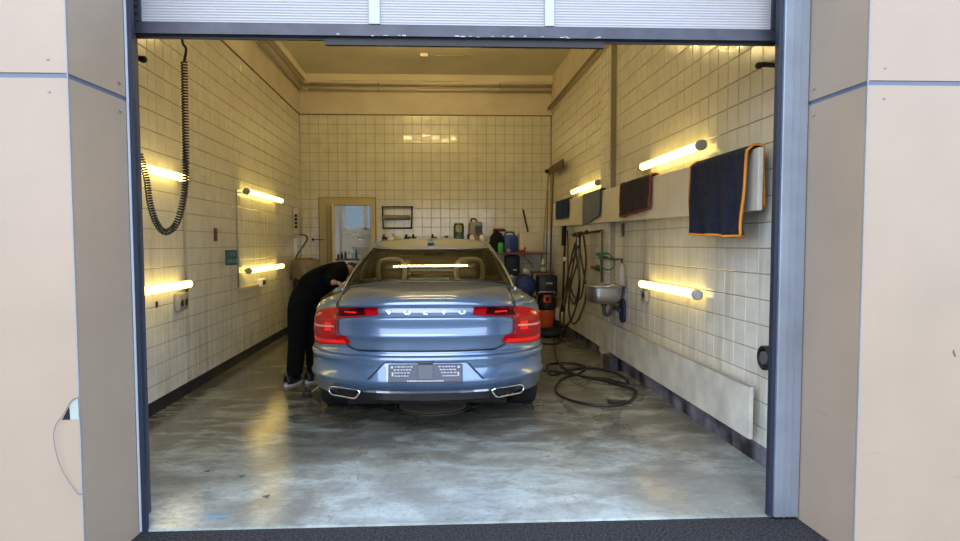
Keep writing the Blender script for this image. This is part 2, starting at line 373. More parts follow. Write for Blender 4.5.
# beam under the ceiling at the back, pipes
struct('trim_3', MB().box(XL, XR, YB-.14, YB, 4.20, HC).box(XL, XR, YB-.10, YB, 4.17, 4.20), M_CEIL, 'cream ledge where back wall meets ceiling')
struct('trim_4', MB().box(XL, XL+.14, YF, YB, 4.20, HC), M_CEIL, 'cream ledge where left wall meets ceiling')
for z, off, lb in ((4.15, .10, 'upper cream pipe running round under the ceiling at the back and left'), (4.06, .07, 'lower cream pipe running round under the ceiling at the back and left')):
    p = thing('pipe', lb, 'pipe', (XR-.02, YB-off, z))
    obj('pipe_run', MB().tube([(0, 0, 0), (XL+off-XR+.10, 0, 0)], .022, 10), M_PIPE, p)
    obj('pipe_run', MB().tube([(XL+off-XR+.02, -.06, 0), (XL+off-XR+.02, YF+.5-YB+off, 0)], .022, 10), M_PIPE, p)
    obj('elbow', MB().tube(spline([(XL+off-XR+.12, 0, 0), (XL+off-XR+.04, -.01, 0), (XL+off-XR+.02, -.08, 0)], 4), .026, 10), M_PIPE, p)
    for xx in (-.9, -3.0): obj('pipe_clip', MB().cyl((xx-.012, 0, 0), (xx+.012, 0, 0), .032, seg=10).box(xx-.008, xx+.008, 0, off-.004, -.008, .008), M_PIPE2, p)
tr = thing('cable_trunking', 'brown-edged trunking running along the top of the right wall tiles', 'trunking', (XR, PY1+.05, 3.77))
obj('trunk_body', MB().box(-.075, -.006, 0, 3.62, -.035, .035, .006), M_PIPE, tr)
obj('trunk_lid', MB().box(-.085, -.074, 0, 3.62, -.04, .005), mat('brown_lid', (.20, .14, .08), .5), tr)
cf = thing('ceiling_fitting', 'small square fitting with a thin cable on the ceiling', 'fitting', (-.16, 10.2, HC))
obj('mount', MB().box(-.06, .06, -.06, .06, -.05, 0, .008), M_PIPE, cf)
obj('drop_rod', MB().cyl((0, 0, -.05), (0, 0, -.11), .008), M_PIPE2, cf); obj('cable', MB().tube([(0, 0, -.012), (.7, .03, -.012)], .006, 6), M_PIPE2, cf)

# ---- back doorway and the washroom behind
dr = struct('door_2', MB().box(DX0-.24, DX0-.10, YB-.02, YB+.01, 0, DZ+.12).box(DX1, DX1+.075, YB-.02, YB+.2, 0, DZ+.12).box(DX0-.10, DX1, YB-.02, YB+.2, DZ+.0, DZ+.12).box(DX0-.12, DX0, YB-.03, YB+.2, 0, DZ).box(DX0, DX1, YB+.1, YB+.2, DZ, DZ+.05), M_YFRAME, 'ochre frame of the doorway in the back wall')
obj('frame_bead', MB().box(DX0-.245, DX0-.235, YB-.026, YB, 0, DZ+.125).box(DX1+.073, DX1+.083, YB-.026, YB, 0, DZ+.125).box(DX0-.245, DX1+.083, YB-.026, YB, DZ+.12, DZ+.13).box(DX0-.105, DX0-.098, YB-.036, YB-.02, 0, DZ), M_WOOD, dr)
lf = obj('door_leaf', MB().box(-.04, 0, -.50, 0, 0, 2.06, .004), mat('cream_gloss_door', (.66, .57, .33), .4), dr); lf.location = (DX0+.0, YB-.03, .012); lf.rotation_euler = (0, 0, radians(12))
obj('door_handle', MB().tube(spline([(-.04, -.45, 1.02), (-.09, -.45, 1.02), (-.09, -.34, 1.02)], 4), .009, 8), M_STEEL, lf)
WX0, WX1, WY = -2.75, -.75, 14.2
ws = struct('wall_washroom', MB().box(WX0-.1, WX0, YB+.2, WY, 0, 2.9).box(WX1, WX1+.1, YB+.2, WY, 0, 2.9).box(WX0, WX1, YB+.2, WY, 2.8, 2.9)
    .box(WX0, -1.985, WY, WY+.15, 0, 2.9).box(-1.375, WX1, WY, WY+.15, 0, 2.9).box(-1.985, -1.375, WY, WY+.15, 0, 1.70).box(-1.985, -1.375, WY, WY+.15, 2.42, 2.9).box(WX0, WX1, YB+.2, WY, -.1, 0), M_WASH, 'white tiled walls of the washroom behind the doorway')
g_ = MB()
for j in range(18): g_.box(-2.7, -.8, WY-.003, WY+.002, .1+j*.16, .104+j*.16) if not (1.66 < .1+j*.16 < 2.44) else None
for i in range(12):
    x_ = -2.68+i*.16; g_.box(x_, x_+.004, WY-.003, WY+.002, 0, 1.68)
obj('tile_joint', g_, M_PIPE2, ws)
wn_ = struct('window_1', MB().box(-1.985, -1.375, WY, WY+.06, 1.70, 1.75).box(-1.985, -1.375, WY, WY+.06, 2.37, 2.42).box(-1.985, -1.945, WY, WY+.06, 1.7, 2.42).box(-1.54, -1.47, WY, WY+.06, 1.7, 2.42).box(-1.415, -1.375, WY, WY+.06, 1.7, 2.42), M_WHITE, 'bright washroom window with white frame')
obj('pane', MB().box(-1.945, -1.54, WY+.02, WY+.026, 1.75, 2.37), glass_mat('window_glass', (.24, .27, .28)), wn_); obj('pane', MB().box(-1.47, -1.415, WY+.02, WY+.026, 1.75, 2.37), bpy.data.materials['window_glass'], wn_)
wlmp = thing('washroom_fill', 'added unseen lamp lighting the washroom from its ceiling', 'lamp', (-1.7, 12.9, 2.8))  # unseen lamp, added to brighten the washroom
obj('diffuser', MB().lathe((0, 0, 0), [(.02, -.09), (.14, -.07), (.17, -.02), (.17, 0)], 20), mat('washroom_fill_glow', (1, 1, 1), .3, emit=(1, .93, .8), es=14), wlmp)
cb = thing('cabinet', 'tall narrow white cabinet with two black knobs seen through the doorway', 'cabinet', (-2.0, 12.6, 0))
obj('body', MB().box(-.10, .17, 0, .35, 0, 2.35, .006), M_WHITE, cb)
for z in (1.62, 1.54): obj('knob', MB().lathe((.05, 0, z), [(.008, 0), (.02, -.02), (.014, -.035)], 10, 'y'), M_BLACK, cb)
obj('towel_ring', MB().tube([(.06+.055*cos(a*pi/8), -.02, 1.24+.055*sin(a*pi/8)) for a in range(16)], .006, 6, closed=True), M_CHROME, cb)
sk = thing('washbasin', 'white oval washbasin on the washroom wall under the window', 'sink', (-1.52, 13.9, 1.34))
obj('bowl', MB().lathe((0, 0, 0), [(.04, -.16), (.16, -.12), (.26, 0), (.27, .015), (.24, .015), (.12, -.08), (.02, -.09)], 24), M_WHITE, sk)
obj('faucet', MB().tube(spline([(0, .2, .02), (0, .2, .16), (0, .12, .19), (0, .06, .15)], 5), .012, 8), M_CHROME, sk)
tlr = obj('mirror_rail', MB().tube([(-2.1, 14.13, 1.6), (-1.3, 14.13, 1.6)], .01, 8).tube([(-1.62+.1*cos(a*pi/8), 14.12, 1.57+.07*sin(a*pi/8)) for a in range(16)], .008, 6, closed=True), M_CHROME)
tag(tlr, 'chrome rail with a ring on the washroom wall above the basin', 'rail')
sh = thing('wall_shelf', 'dark narrow shelf just inside the washroom carrying small bottles', 'shelf', (-1.62, 12.2, 1.10))
obj('shelf_board', MB().box(-.24, .22, -.08, .1, 0, .03, .004), M_WOOD, sh); obj('bracket', MB().box(-.2, -.17, -.05, .08, -1.1, 0), M_STEEL, sh); obj('bracket', MB().box(.15, .18, -.05, .08, -1.1, 0), M_STEEL, sh)
BC = [('dark red', (.12, .01, .01)), ('black', (.015, .015, .015)), ('brown', (.12, .06, .03)), ('white', (.75, .75, .72)), ('pale blue', (.3, .5, .7)), ('teal', (.02, .2, .22))]
for i, (cn, c_) in enumerate(BC):
    b_ = thing('bottle', 'small %s bottle on the dark washroom shelf' % cn, 'bottle', (-1.80+i*.066, 12.2, 1.13), group='bottles on the washroom shelf')
    hh = .10+.05*((i*7) % 3)/2
    obj('body', MB().lathe((0, 0, 0), [(.018, 0), (.024, .004), (.024, hh*.7), (.009, hh*.85), (.009, hh)], 12), mat('bottle_'+cn.replace(' ', '_'), c_, .3), b_)
    obj('cap', MB().cyl((0, 0, hh), (0, 0, hh+.02), .011, seg=10), M_BLACK if i % 2 else M_WHITE, b_)

# ------------------------------------------------------------------ outside: ground, pillars, sectional door
struct('ground', MB().box(-40, 40, -60, YF-.02, -.3, -.012), M_ASPH, 'dark asphalt forecourt')
RX0, RX1, PYF = -1.493, 1.87, 2.774
def pillar(nm, xa, xb, xin, lab):
    """xa..xb front face extents, xin: reveal x at the door."""
    st = struct(nm, MB().box(min(xa, xb)+.012, max(xa, xb)-.012, PYF+.012, YF+.2, -.2, 6.0), mat('dark_substructure', (.05, .055, .07), .6), lab)
    rv = xb if abs(xb) < abs(xa) else xa
    s = 1 if rv < 0 else -1
    for z0, z1 in ((-.03, 2.085), (2.105, 4.2)):
        obj('cladding_panel', MB().box(min(xa, xb), max(xa, xb), PYF, PYF+.012, z0, z1, .001), M_PANEL, st)
        obj('cladding_panel', MB().poly([(rv, PYF+.0125, z0), (xin, YF-.02, z0), (xin, YF-.02, z1), (rv, PYF+.0125, z1)], (-s*.011, 0, 0)), M_PANEL, st)
    obj('corner_trim', MB().box(rv-.002, rv+.002, PYF-.002, PYF+.004, -.03, 4.2), mat('grey_corner_profile', (.26, .27, .28), .5), st)
    obj('joint_strip', MB().box(min(xa, xb), max(xa, xb), PYF+.004, PYF+.012, 2.083, 2.107).poly([(rv-s*.004, PYF, 2.084), (xin-s*.004, YF-.02, 2.084), (xin-s*.004, YF-.02, 2.106), (rv-s*.004, PYF, 2.106)], (-s*.008, 0, 0)), mat('blue_grey_strip', (.12, .14, .19), .5, .2), st)
    for z_ in (2.03, 2.16):
        for x_ in (rv-s*.075, rv-s*.75):
            obj('screw', MB().lathe((x_, PYF, z_), [(.007, 0), (.007, -.001), (.005, -.002)], 10, 'y'), MATS.get('screw_tan') or mat('screw_tan', (.30, .25, .21), .5), st)
        obj('screw', MB().lathe((xin, YF-.1, z_), [(.008, 0), (.008, s*.003), (.005, s*.005)], 10, 'x'), MATS['screw_tan'], st)
    return st
pl = pillar('wall_facade', -4.5, RX0, -1.460, 'left door pier clad in pinkish grey panels')
pr = pillar('wall_facade', RX1, 5.0, 1.854, 'right door pier clad in pinkish grey panels')
# torn corner with a white patch and loose wire on the left pier
obj('torn_gap', MB().poly([(-1.564, PYF-.0015, .676), (-1.530, PYF-.0015, .676), (-1.532, PYF-.0015, .735)], (0, .002, 0)), mat('hollow_black', (.01, .01, .01), .9), pl)
obj('repair_patch', MB().poly([(-1.530, PYF-.002, .676), (-1.4925, PYF-.002, .676), (-1.4925, PYF-.002, .768), (-1.515, PYF-.002, .755), (-1.532, PYF-.002, .735)], (0, .003, 0)), mat('greenish_white_filler', (.36, .40, .34), .6), pl)
obj('loose_wire', MB().tube(spline([(-1.493, PYF-.006, .770), (-1.52, PYF-.008, .757), (-1.553, PYF-.010, .70), (-1.583, PYF-.012, .66), (-1.592, PYF-.016, .60), (-1.575, PYF-.016, .50), (-1.54, PYF-.014, .42), (-1.505, PYF-.012, .365), (-1.492, PYF-.004, .36)], 6), .0016, 6), mat('grey_wire', (.13, .14, .16), .5), pl)
obj('scuff_mark', MB().poly([(2.30, PYF-.001, .93), (2.312, PYF-.001, .90), (2.305, PYF-.001, .895), (2.294, PYF-.001, .92)], (0, .001, 0)), mat('dark_scuff', (.10, .09, .09), .8), pr)
struct('wall_lintel', MB().box(RX0-.02, RX1+.02, YF+.25, YF+.35, 3.6, 6.0).box(-4.5, 5.0, YF+.2, YF+.4, 4.2, 6), M_PANEL, 'cladding above the door')
struct('wall_flank', MB().box(XL-.3, -1.475, YF+.01, YF+.06, -.1, HC).box(1.80, XR+.3, YF+.01, YF+.06, -.1, HC).box(XL-.3, XR+.3, YF+.5, YF+.6, 3.75, HC), mat('inner_flank_grey', (.30, .27, .2), .7), 'inner flanks of the door opening')
struct('trim_5', MB().box(-1.448, -1.427, YF-.04, YF-.01, -.01, 4.2), M_BLUEJAMB, 'dark blue rubber-edged jamb on the left of the door')
struct('trim_6', MB().box(-1.458, -1.448, YF-.045, YF-.01, 0, 4.2), M_WHITEAL, 'pale metal edge of the left jamb')
struct('trim_7', MB().box(1.724, 1.852, YF-.06, YF+.03, 0.0, 4.2, .004).box(1.77, 1.776, YF-.064, YF-.06, 0, 4.2).box(1.805, 1.808, YF-.063, YF-.06, 0, 4.2).box(1.85, 1.90, YF-.02, YF+.03, 0, 4.2), M_SILVER, 'brushed steel door post on the right')
struct('trim_8', MB().box(1.704, 1.726, YF-.04, YF-.005, 0, 4.2), M_BLUEJAMB, 'dark seal strip beside the steel door post')

YD = 3.345
dd = struct('door_1', MB().box(-1.475, 1.765, YD-.0, YD+.03, 2.435, 2.505, .004).box(-1.475, 1.765, YD-.02, YD, 2.44, 2.452), M_DARKMETAL, 'sectional door raised to head height')
PM = mat('ribbed_white_polycarbonate', (.375, .365, .350), .35)
stiles = [(-1.475, -1.44), (-.325, -.272), (.560, .606), (1.735, 1.765)]
for zc in (2.505, 3.15):
    for i in range(4):
        obj('stile', MB().box(stiles[i][0], stiles[i][1], YD-.004, YD+.03, zc, zc+.60), M_WHITEAL if i in (1, 2) else M_DARKMETAL, dd)
    for i in range(3):
        x0, x1 = stiles[i][1], stiles[i+1][0]; rows = []
        for k in range(181):
            z_ = zc+.6*k/180; rows.append([(x0, YD+.010+.0022*abs(sin(k*pi/4)), z_), (x1, YD+.010+.0022*abs(sin(k*pi/4)), z_)])
        pn = obj('ribbed_panel', MB().grid(rows, False), PM, dd); solidify(pn, .008, 1)
    obj('cross_rail', MB().box(-1.475, 1.765, YD, YD+.03, zc+.6, zc+.645, .003), M_DARKMETAL, dd)
obj('rubber_seal', MB().box(-.545, .865, YD+.005, YD+.03, 2.402, 2.436), M_BLACK, dd)
obj('rubber_seal', MB().box(-1.47, 1.76, YD+.008, YD+.022, 2.424, 2.436), M_BLACK, dd)
pa = MB()
for xc, n_ in ((-.30, 5), (.585, 6), (.3, 8)):
    for k in range(n_):
        a = random.uniform(-.09, .09) if n_ == 9 else random.uniform(-.25, .25); z_ = random.uniform(2.442, 2.49) if n_ == 9 else random.uniform(2.438, 2.445)
        pa.box(xc+a-.012*random.random(), xc+a+.012, YD-.0215 if z_ < 2.452 else YD-.0015, YD-.018 if z_ < 2.452 else YD+.001, z_, z_+random.uniform(.002, .006))
obj('chipped_paint', pa, mat('bare_metal_chip', (.38, .4, .42), .5), dd, kind='stuff')
dg = MB()
for k in range(26): dg.box(-1.472, -1.452, YD-.008, YD-.003, 2.53+k*.035, 2.545+k*.035)
obj('hinge_teeth', dg, M_BLACK, dd, kind='stuff')
for sx, lb in ((-1.50, 'left'), (1.79, 'right')):
    hb = thing('door_bracket', 'black bent bracket sticking out beside the %s jamb near the top' % lb, 'bracket', (1.93 if sx > 0 else -1.66, 3.8, 2.435))
    q = 1 if sx < 0 else -1
    obj('arm', MB().tube([(-q*.28, 0, 0), (0, 0, .015), (q*.015, 0, .012)], .016, 8), M_BLACK, hb); obj('roller', MB().ball((q*.03, 0, .008), .024, .02, .02, 10, 6), M_BLACK, hb)

# ------------------------------------------------------------------ lamps on the walls
def tube_lamp(y0, y1, z, side, label, far=False):
    x = (XL+.085) if side < 0 else (XR-.085); o = thing('tube_lamp', label, 'lamp', (x, (y0+y1)/2, z), group='tubular wall lamps'); h = (y1-y0)/2
    obj('lit_tube', MB().tube([(0, -h+.05, 0), (0, h-.05, 0)], .034, 16), M_TUBE, o)
    for s in (-1, 1):
        obj('end_cap', MB().lathe((0, s*h, 0), [(.022, s*.004), (.038, 0), (.041, -s*.035), (.038, -s*.05)], 18, 'y'), mat('grey_end_cap', (.42, .41, .36), .4), o)
        obj('wall_bracket', MB().box(min(0, side*.08), max(0, side*.08), s*(h-.16)-.012, s*(h-.16)+.012, -.012, .012), M_PIPE2, o)
    return o
tube_lamp(4.62, 6.10, 2.00, -1, 'upper wall lamp at the left edge, partly hidden by the jamb')
tube_lamp(4.64, 6.13, 1.045, -1, 'lower wall lamp at the left edge, partly hidden by the jamb')
tube_lamp(7.95, 9.78, 2.04, -1, 'upper wall lamp further back on the left wall')
tube_lamp(7.96, 9.77, 1.085, -1, 'lower wall lamp further back on the left wall, above a socket bar')
tube_lamp(4.77, 6.21, 2.13, 1, 'upper wall lamp nearest the door on the right wall, above the big towel')
tube_lamp(7.86, 9.38, 2.14, 1, 'short far upper wall lamp on the right wall')
tube_lamp(4.80, 6.20, 1.015, 1, 'lower wall lamp on the right wall below the rail board')

for y_, lb in ((5.4, 'added fill lamp across the ceiling near the door, unseen above the view'), (9.1, 'long lamp across the ceiling further back, just above the view')):  # near-door lamp is added unseen fill; the far one mirrors in the rear window
    o = thing('ceiling_lamp', lb, 'lamp', (-.1, y_, HC), group='lamps across the ceiling')
    obj('housing', MB().box(-.85, .85, -.06, .06, -.06, 0, .006), M_WHITE, o); obj('lit_tube', MB().tube([(-.68, 0, -.09), (.68, 0, -.09)], .03, 12), mat('lit_ceiling_tube', (1, .95, .7), .3, emit=(1, .74, .32), es=60), o)
def conduit(pts, label, rad=.011):
    return obj('conduit', MB().tube(pts, rad, 8), M_PIPE2, None, label, 'conduit')
conduit([(XL+.022, 6.18, 2.0), (XL+.022, 6.18, .93)], 'vertical grey conduit joining the two near lamps on the left wall')
conduit([(XL+.022, 7.78, 2.05), (XL+.022, 7.78, .90)], 'vertical grey conduit joining the two far lamps on the left wall')
conduit([(XR-.018, 6.30, 2.15), (XR-.018, 6.30, .90)], 'vertical grey conduit joining the lamps on the right wall')
conduit([(XR-.018, 9.35, 2.15), (XR-.018, 9.35, 2.0)], 'short conduit at the far right lamp')
bx = thing('junction_box', 'grey double socket box under the near lower lamp on the left wall', 'socket', (XL+.03, 6.02, .90))
obj('housing', MB().box(-.025, .03, -.10, .10, -.09, .07, .01), mat('grey_box', (.30, .29, .26), .5), bx)
for q in (-.05, .05): obj('socket_hole', MB().lathe((.031, q, -.02), [(.03, -.004), (.033, .002), (.022, .003)], 14, 'x'), M_BLACK, bx)
obj('lead', MB().tube(spline([(.0, .10, .06), (.02, .13, .1), (.02, .13, .14)], 4), .008, 6), M_BLACK, bx)
bx2 = thing('socket_bar', 'pale horizontal bar with a plug socket under the far lower lamp', 'socket', (XL+.02, 7.78, .885))
obj('bar', MB().box(0, .03, 0, .98, -.028, .012, .004), M_PIPE, bx2); obj('outlet', MB().box(0, .07, .80, .98, -.03, .07, .008), M_WHITE, bx2); obj('outlet_cover', MB().box(.07, .075, .83, .95, -.01, .05), M_BLACK, bx2)
bx3 = thing('junction_box', 'small grey socket box below the lower lamp on the right wall', 'socket', (XR-.02, 6.22, .90))
obj('housing', MB().box(-.03, .018, -.06, .06, -.06, .05, .006), MATS['grey_box'], bx3); obj('socket_hole', MB().lathe((-.031, 0, 0), [(.03, .004), (.03, -.002), (.02, -.003)], 14, 'x'), M_BLACK, bx3)
for (x_, y_, z_, s, lb) in ((XL, 7.06, 1.51, 1, 'small brown switch on the left wall'), (XR, 7.06, 1.55, -1, 'small brown switch on the right wall beside the pier')):
    t_ = thing('wall_switch', lb, 'switch', (x_, y_, z_)); obj('plate', MB().box(min(0, s*.02), max(0, s*.02), -.035, .035, -.07, .07, .004), mat('brown_switch', (.10, .06, .04), .4), t_); obj('rocker', MB().box(min(s*.02, s*.028), max(s*.02, s*.028), -.015, .015, .0, .04), M_RED, t_)
sg = thing('wall_sign', 'blue notice plate with two rows of pale lettering on the left wall', 'sign', (XL+.004, 7.62, 1.257))
obj('plate', MB().box(0, .006, -.235, .245, -.085, .085, .002), mat('sign_blue', (.035, .12, .18), .4), sg)
lt = MB(); M_SL = mat('sign_lettering', (.40, .55, .60), .5)
for (row, n_) in ((.035, 4), (-.04, 6)):
    for k in range(n_):
        y_ = -.15+k*.3/(n_-1) if row < 0 else -.09+k*.2/(n_-1)
        lt = MB().poly([(.0062, y_+a_, row+b_) for a_, b_ in (((-.013, -.02), (-.005, -.02), (-.005, .012), (.013, .012), (.013, .02), (-.013, .02)) if k % 2 else ((-.013, -.02), (.013, -.02), (.013, -.012), (-.004, -.012), (-.004, .02), (-.013, .02)))], (.002, 0, 0))
        obj('letter', lt, M_SL, sg)
pass
hook_ = obj('wall_stain', MB().box(XL, XL+.01, 5.55, 5.58, .88, .93), M_BLACK); tag(hook_, 'small black clip on the left wall tiles under the near lower lamp', 'clip')

# coiled air hose, hanging
ch = thing('coiled_hose', 'black coiled air hose hanging in a loop inside the left jamb', 'hose', (-1.70, 4.6, 3.43))
base = spline([(0, 0, -.78), (-.002, 0, -1.1), (-.005, 0, -1.40), (-.02, .02, -1.60), (-.06, .04, -1.78), (-.12, .06, -1.90), (-.20, .09, -1.935), (-.27, .12, -1.86), (-.32, .15, -1.72), (-.35, .18, -1.56), (-.40, .2, -1.38)], 40)
hp = []; up = Vector((0, 1, 0))
# resample evenly
L_ = 0; seg = [0]
for a, b in zip(base, base[1:]): L_ += (b-a).length; seg.append(L_)
nturn = int(L_/.019); K = 7; j = 0
for i in range(nturn*K+1):
    s_ = L_*i/(nturn*K)
    while j < len(seg)-2 and seg[j+1] < s_: j += 1
    f_ = (s_-seg[j])/max(1e-9, seg[j+1]-seg[j]); p = base[j].lerp(base[j+1], f_); t = (base[j+1]-base[j]).normalized()
    a = up-t*up.dot(t); a.normalize(); b = t.cross(a); q = 2*pi*i/K
    hp.append(p+(a*cos(q)+b*sin(q))*.020)
obj('coil', MB().tube(hp, .0055, 5), mat('black_coil', (.02, .02, .023), .4), ch)
obj('feed_hose', MB().tube(spline([(.01, 0, .7), (.01, 0, 0), (.012, 0, -.45), (-.01, 0, -.60), (-.005, 0, -.66), (.015, 0, -.70), (.0, 0, -.78)], 8), .009, 8), M_BLACK, ch)

# control box and outlet on the far left
ct = thing('control_box', 'pale tall control box with dark switches at the far end of the left wall', 'box', (XL+.004, 11.0, 1.77))
obj('housing', MB().box(0, .10, -.14, .14, -.20, .235, .01), mat('grey_white_box', (.55, .52, .45), .5), ct)
for k in range(4): obj('rocker', MB().box(.03, .075, -.148, -.14, .08-k*.062, .125-k*.062), M_BLACK, ct)
obj('cable', MB().tube(spline([(.08, -.02, -.21), (.16, -.02, -.215), (.21, -.05, -.25), (.20, -.08, -.32), (.12, -.15, -.46), (.05, -.2, -.60), (.04, -.2, -.8)], 8), .011, 8), M_BLACK, ct)
ct_p = obj('conduit', MB().box(XL, XL+.04, 10.93, 10.99, .9, 1.5), M_WHITE); tag(ct_p, 'white strip of trunking below the control box', 'trunking')
vo = thing('wall_outlet', 'round white outlet with black centre on the back wall by the doorway', 'outlet', (-2.13, YB-.004, 1.485))
obj('disc', MB().lathe((0, 0, 0), [(.055, 0), (.055, -.012), (.04, -.02)], 20, 'y'), M_WHITE, vo); obj('nozzle', MB().lathe((0, 0, 0), [(.022, -.018), (.022, -.04), (.015, -.045)], 14, 'y'), M_BLACK, vo); obj('lead', MB().tube([(.03, -.015, 0), (.18, -.015, -.005)], .008, 6), M_WOOD, vo)
hd = thing('paper_roll_holder', 'wall rack of dark bent tube holding a grey roll, on the back wall', 'holder', (-.665, YB-.004, 1.865))
rr_ = [(-.255, .16), (-.23, .185), (.23, .185), (.255, .16), (.245, -.16), (.215, -.185), (-.215, -.185), (-.245, -.16)]
obj('frame', MB().tube(spline([(a, -.03, b) for a, b in rr_], 3, True), .013, 8, closed=True).tube([(-.2, -.03, .185), (-.2, 0, .185)], .01, 6).tube([(.2, -.03, .185), (.2, 0, .185)], .01, 6), mat('dark_brown_steel', (.045, .025, .018), .4), hd)
obj('roll', MB().cyl((-.225, -.06, 0), (.225, -.06, 0), .045, seg=18), mat('grey_roll', (.24, .24, .23), .6), hd); obj('spindle', MB().cyl((-.25, -.05, 0), (.25, -.05, 0), .012, seg=8), M_STEEL, hd)

# ------------------------------------------------------------------ right wall fittings
rb = thing('rail_board', 'long cream board fixed along the right wall, towels hanging over it', 'board', (0, 0, 0))
obj('board', MB().box(1.935, 1.965, 0, 6.85, 1.60, 1.977, .004), M_BOARD, rb); rb.location = (0, 3.87, 0); rb.rotation_euler = (.0115, 0, 0)
for y_ in (.7, 2.7, 4.7, 6.4): obj('spacer', MB().box(1.965, XR, y_-.03, y_+.03, 1.66, 1.90), M_WOOD, rb)
for i, (y0, y1) in enumerate(((3.97, 7.06), (7.075, 10.7))):
    kb = thing('kick_board', ['near cream kick board low on the right wall, reaching the door', 'far cream kick board low on the right wall, behind the sink'][i], 'board', (XR, y0, 0))
    obj('board', MB().box(-.085, -.06, 0, y1-y0, .165, .50, .003), M_BOARDL, kb); obj('edge_strip', MB().box(-.088, -.058, 0, y1-y0, .50, .506), M_PIPE2, kb)
    for q in (.4, 1.6, 2.7): obj('spacer', MB().box(-.06, -.001, q-.03, q+.03, .2, .45), M_WOOD, kb)

def towel(nm, y0, y1, zf, zb, m, mp, label, folds=5, amp=.012, drop=0.0):
    zo = .0115*((y0+y1)/2-3.87)-.038
    t = thing(nm, label, 'towel', (1.95, (y0+y1)/2, 2.017+zo), group=None); nu, h = 30, (y1-y0)/2
    ft, bk = [], []
    prof = [(-.026-.0, 0)]
    def P(k, v):   # v 0 front bottom .. 1 back bottom
        y = -h+2*h*k/nu; ph = folds*2*pi*k/nu
        lf_ = zf+drop*(k/nu-.5)*2+.003*sin(ph*.7)
        if v < .55:
            q = v/.55; z = (lf_-2.017)*(1-q)+.006*q; fo = amp*(1-q*.75)*(sin(ph+2.0*(1-q))+.4*sin(2.3*ph+1)); return (-.030-abs(amp)-.004-fo, y*(1-.03*(1-q)*sin(q*9)), z)
        if v < .65:
            q = (v-.55)/.10; return (-.034*cos(q*pi)*1.0, y, .006+.012*sin(q*pi))
        q = (v-.65)/.35; z = .006+(zb-2.017)*q; return (.036+amp*.5*q*(1+sin(ph*1.3)), y, z)
    rows = [[P(k, v/40) for k in range(nu+1)] for v in range(41)]
    o = obj('cloth', MB().grid(rows), m, t); solidify(o, .006, 0)
    if mp:
        loop = [Vector(p) for p in rows[0]]+[Vector(rows[v][nu]) for v in range(1, 41)]+[Vector(p) for p in reversed(rows[40][:-1])]+[Vector(rows[v][0]) for v in range(39, 0, -1)]
        obj('piping', MB().tube(loop, .0095, 6, closed=True), mp, t)
    return t
towel('towel', 3.90, 4.76, 1.49, 1.66, M_NAVY, M_ORANGE, 'large navy towel with orange piping on the rail board nearest the door', 3.2, .026, .015)
towel('towel', 5.75, 6.68, 1.71, 1.85, M_NAVY2, M_REDP, 'dark towel with red piping on the rail board', 3, .007, -.02)
towel('towel', 7.52, 8.42, 1.67, 1.80, M_GREYT, None, 'grey-blue towel hanging on the rail board', 2, .006, -.05)
towel('towel', 9.35, 10.33, 1.745, 1.8, M_BLUET, None, 'deep blue cloth at the far end of the rail board', 2, .004, 0)

# sink
sn = thing('steel_sink', 'stainless steel wash sink on the right wall by the pier', 'sink', (1.855, 7.12, .745))
rows = []
for (s_, z_) in ((.55, -.0), (.80, .01), (.93, .04), (.985, .10), (1, .17), (1.0, .185), (1.07, .187), (1.07, .195), (.97, .195), (.95, .17), (.92, .06), (.80, .025), (.3, .02)):
    row = []
    for k in range(37):
        a = 2*pi*k/36; cx, cy = cos(a), sin(a); n_ = 4.5
        row.append((.178*s_*math.copysign(abs(cx)**(2/n_), cx), .21*s_*math.copysign(abs(cy)**(2/n_), cy), z_))
    rows.append(row)
obj('bowl', MB().grid(rows), M_STEEL, sn, weld=True)
obj('splash_ledge', MB().box(.18, .225, -.25, .25, .185, .21, .004), M_STEEL, sn)
obj('siphon', MB().tube(spline([(.0, -.02, 0), (.0, -.02, -.09), (.02, -.02, -.13), (.06, -.02, -.12), (.08, -.02, -.07), (.14, -.02, -.05), (.20, -.02, -.05)], 5), .020, 10).cyl((0, -.02, -.0), (0, -.02, -.03), .035, seg=14), mat('dark_siphon', (.05, .05, .06), .4), sn)
tp = thing('wall_tap', 'brass and green garden tap on the pier above the sink', 'tap', (PXF-.005, 7.45, 1.27))
obj('body', MB().tube([(0, 0, -.03), (-.12, -.02, -.03)], .018, 10).tube([(.0, -.05, -.04), (-.0, -.4, -.04)], .012, 8), mat('old_brass', (.22, .20, .10), .35, .8), tp)
obj('handle', MB().box(-.09, -.03, -.06, .03, .0, .015, .004).box(-.15, -.10, -.035, -.005, -.01, .03, .004), M_GREEN, tp)
gh = obj('green_hose', MB().tube(spline([(-.10, -.02, -.04), (-.16, -.03, -.04), (-.19, -.04, -.10), (-.16, -.05, -.2), (-.08, -.06, -.235), (-.0, -.06, -.2), (.02, -.06, -.12), (-.02, -.07, -.04), (-.10, -.06, .02), (-.17, -.05, .0), (-.2, -.05, -.06)], 6), .011, 8), M_GREEN, None, 'short green hose looped from the tap above the sink', 'hose', loc=(PXF+.015, 7.36, 1.28)); gh.scale = (.75, .75, .75)
sb = thing('soap_bottle', 'tall clear soap dispenser on the ledge behind the sink', 'bottle', (2.0, 6.93, .955))
obj('bottle', MB().lathe((0, 0, 0), [(.035, 0), (.038, .01), (.038, .19), (.015, .22), (.015, .24)], 14), mat('grey_clear_plastic', (.42, .40, .33), .2), sb); obj('pump', MB().cyl((0, 0, .24), (0, 0, .28), .008).box(-.04, .01, -.008, .008, .275, .285), M_BLACK, sb)
bb = thing('backing_plate', 'dark blue rounded plate on the wall below the sink', 'plate', (XR-.006, 7.0, .67))
pp_ = [(0, .085*cos(a*pi/12)*1.0, .13*math.copysign(abs(sin(a*pi/12))**.6, sin(a*pi/12))) for a in range(24)]
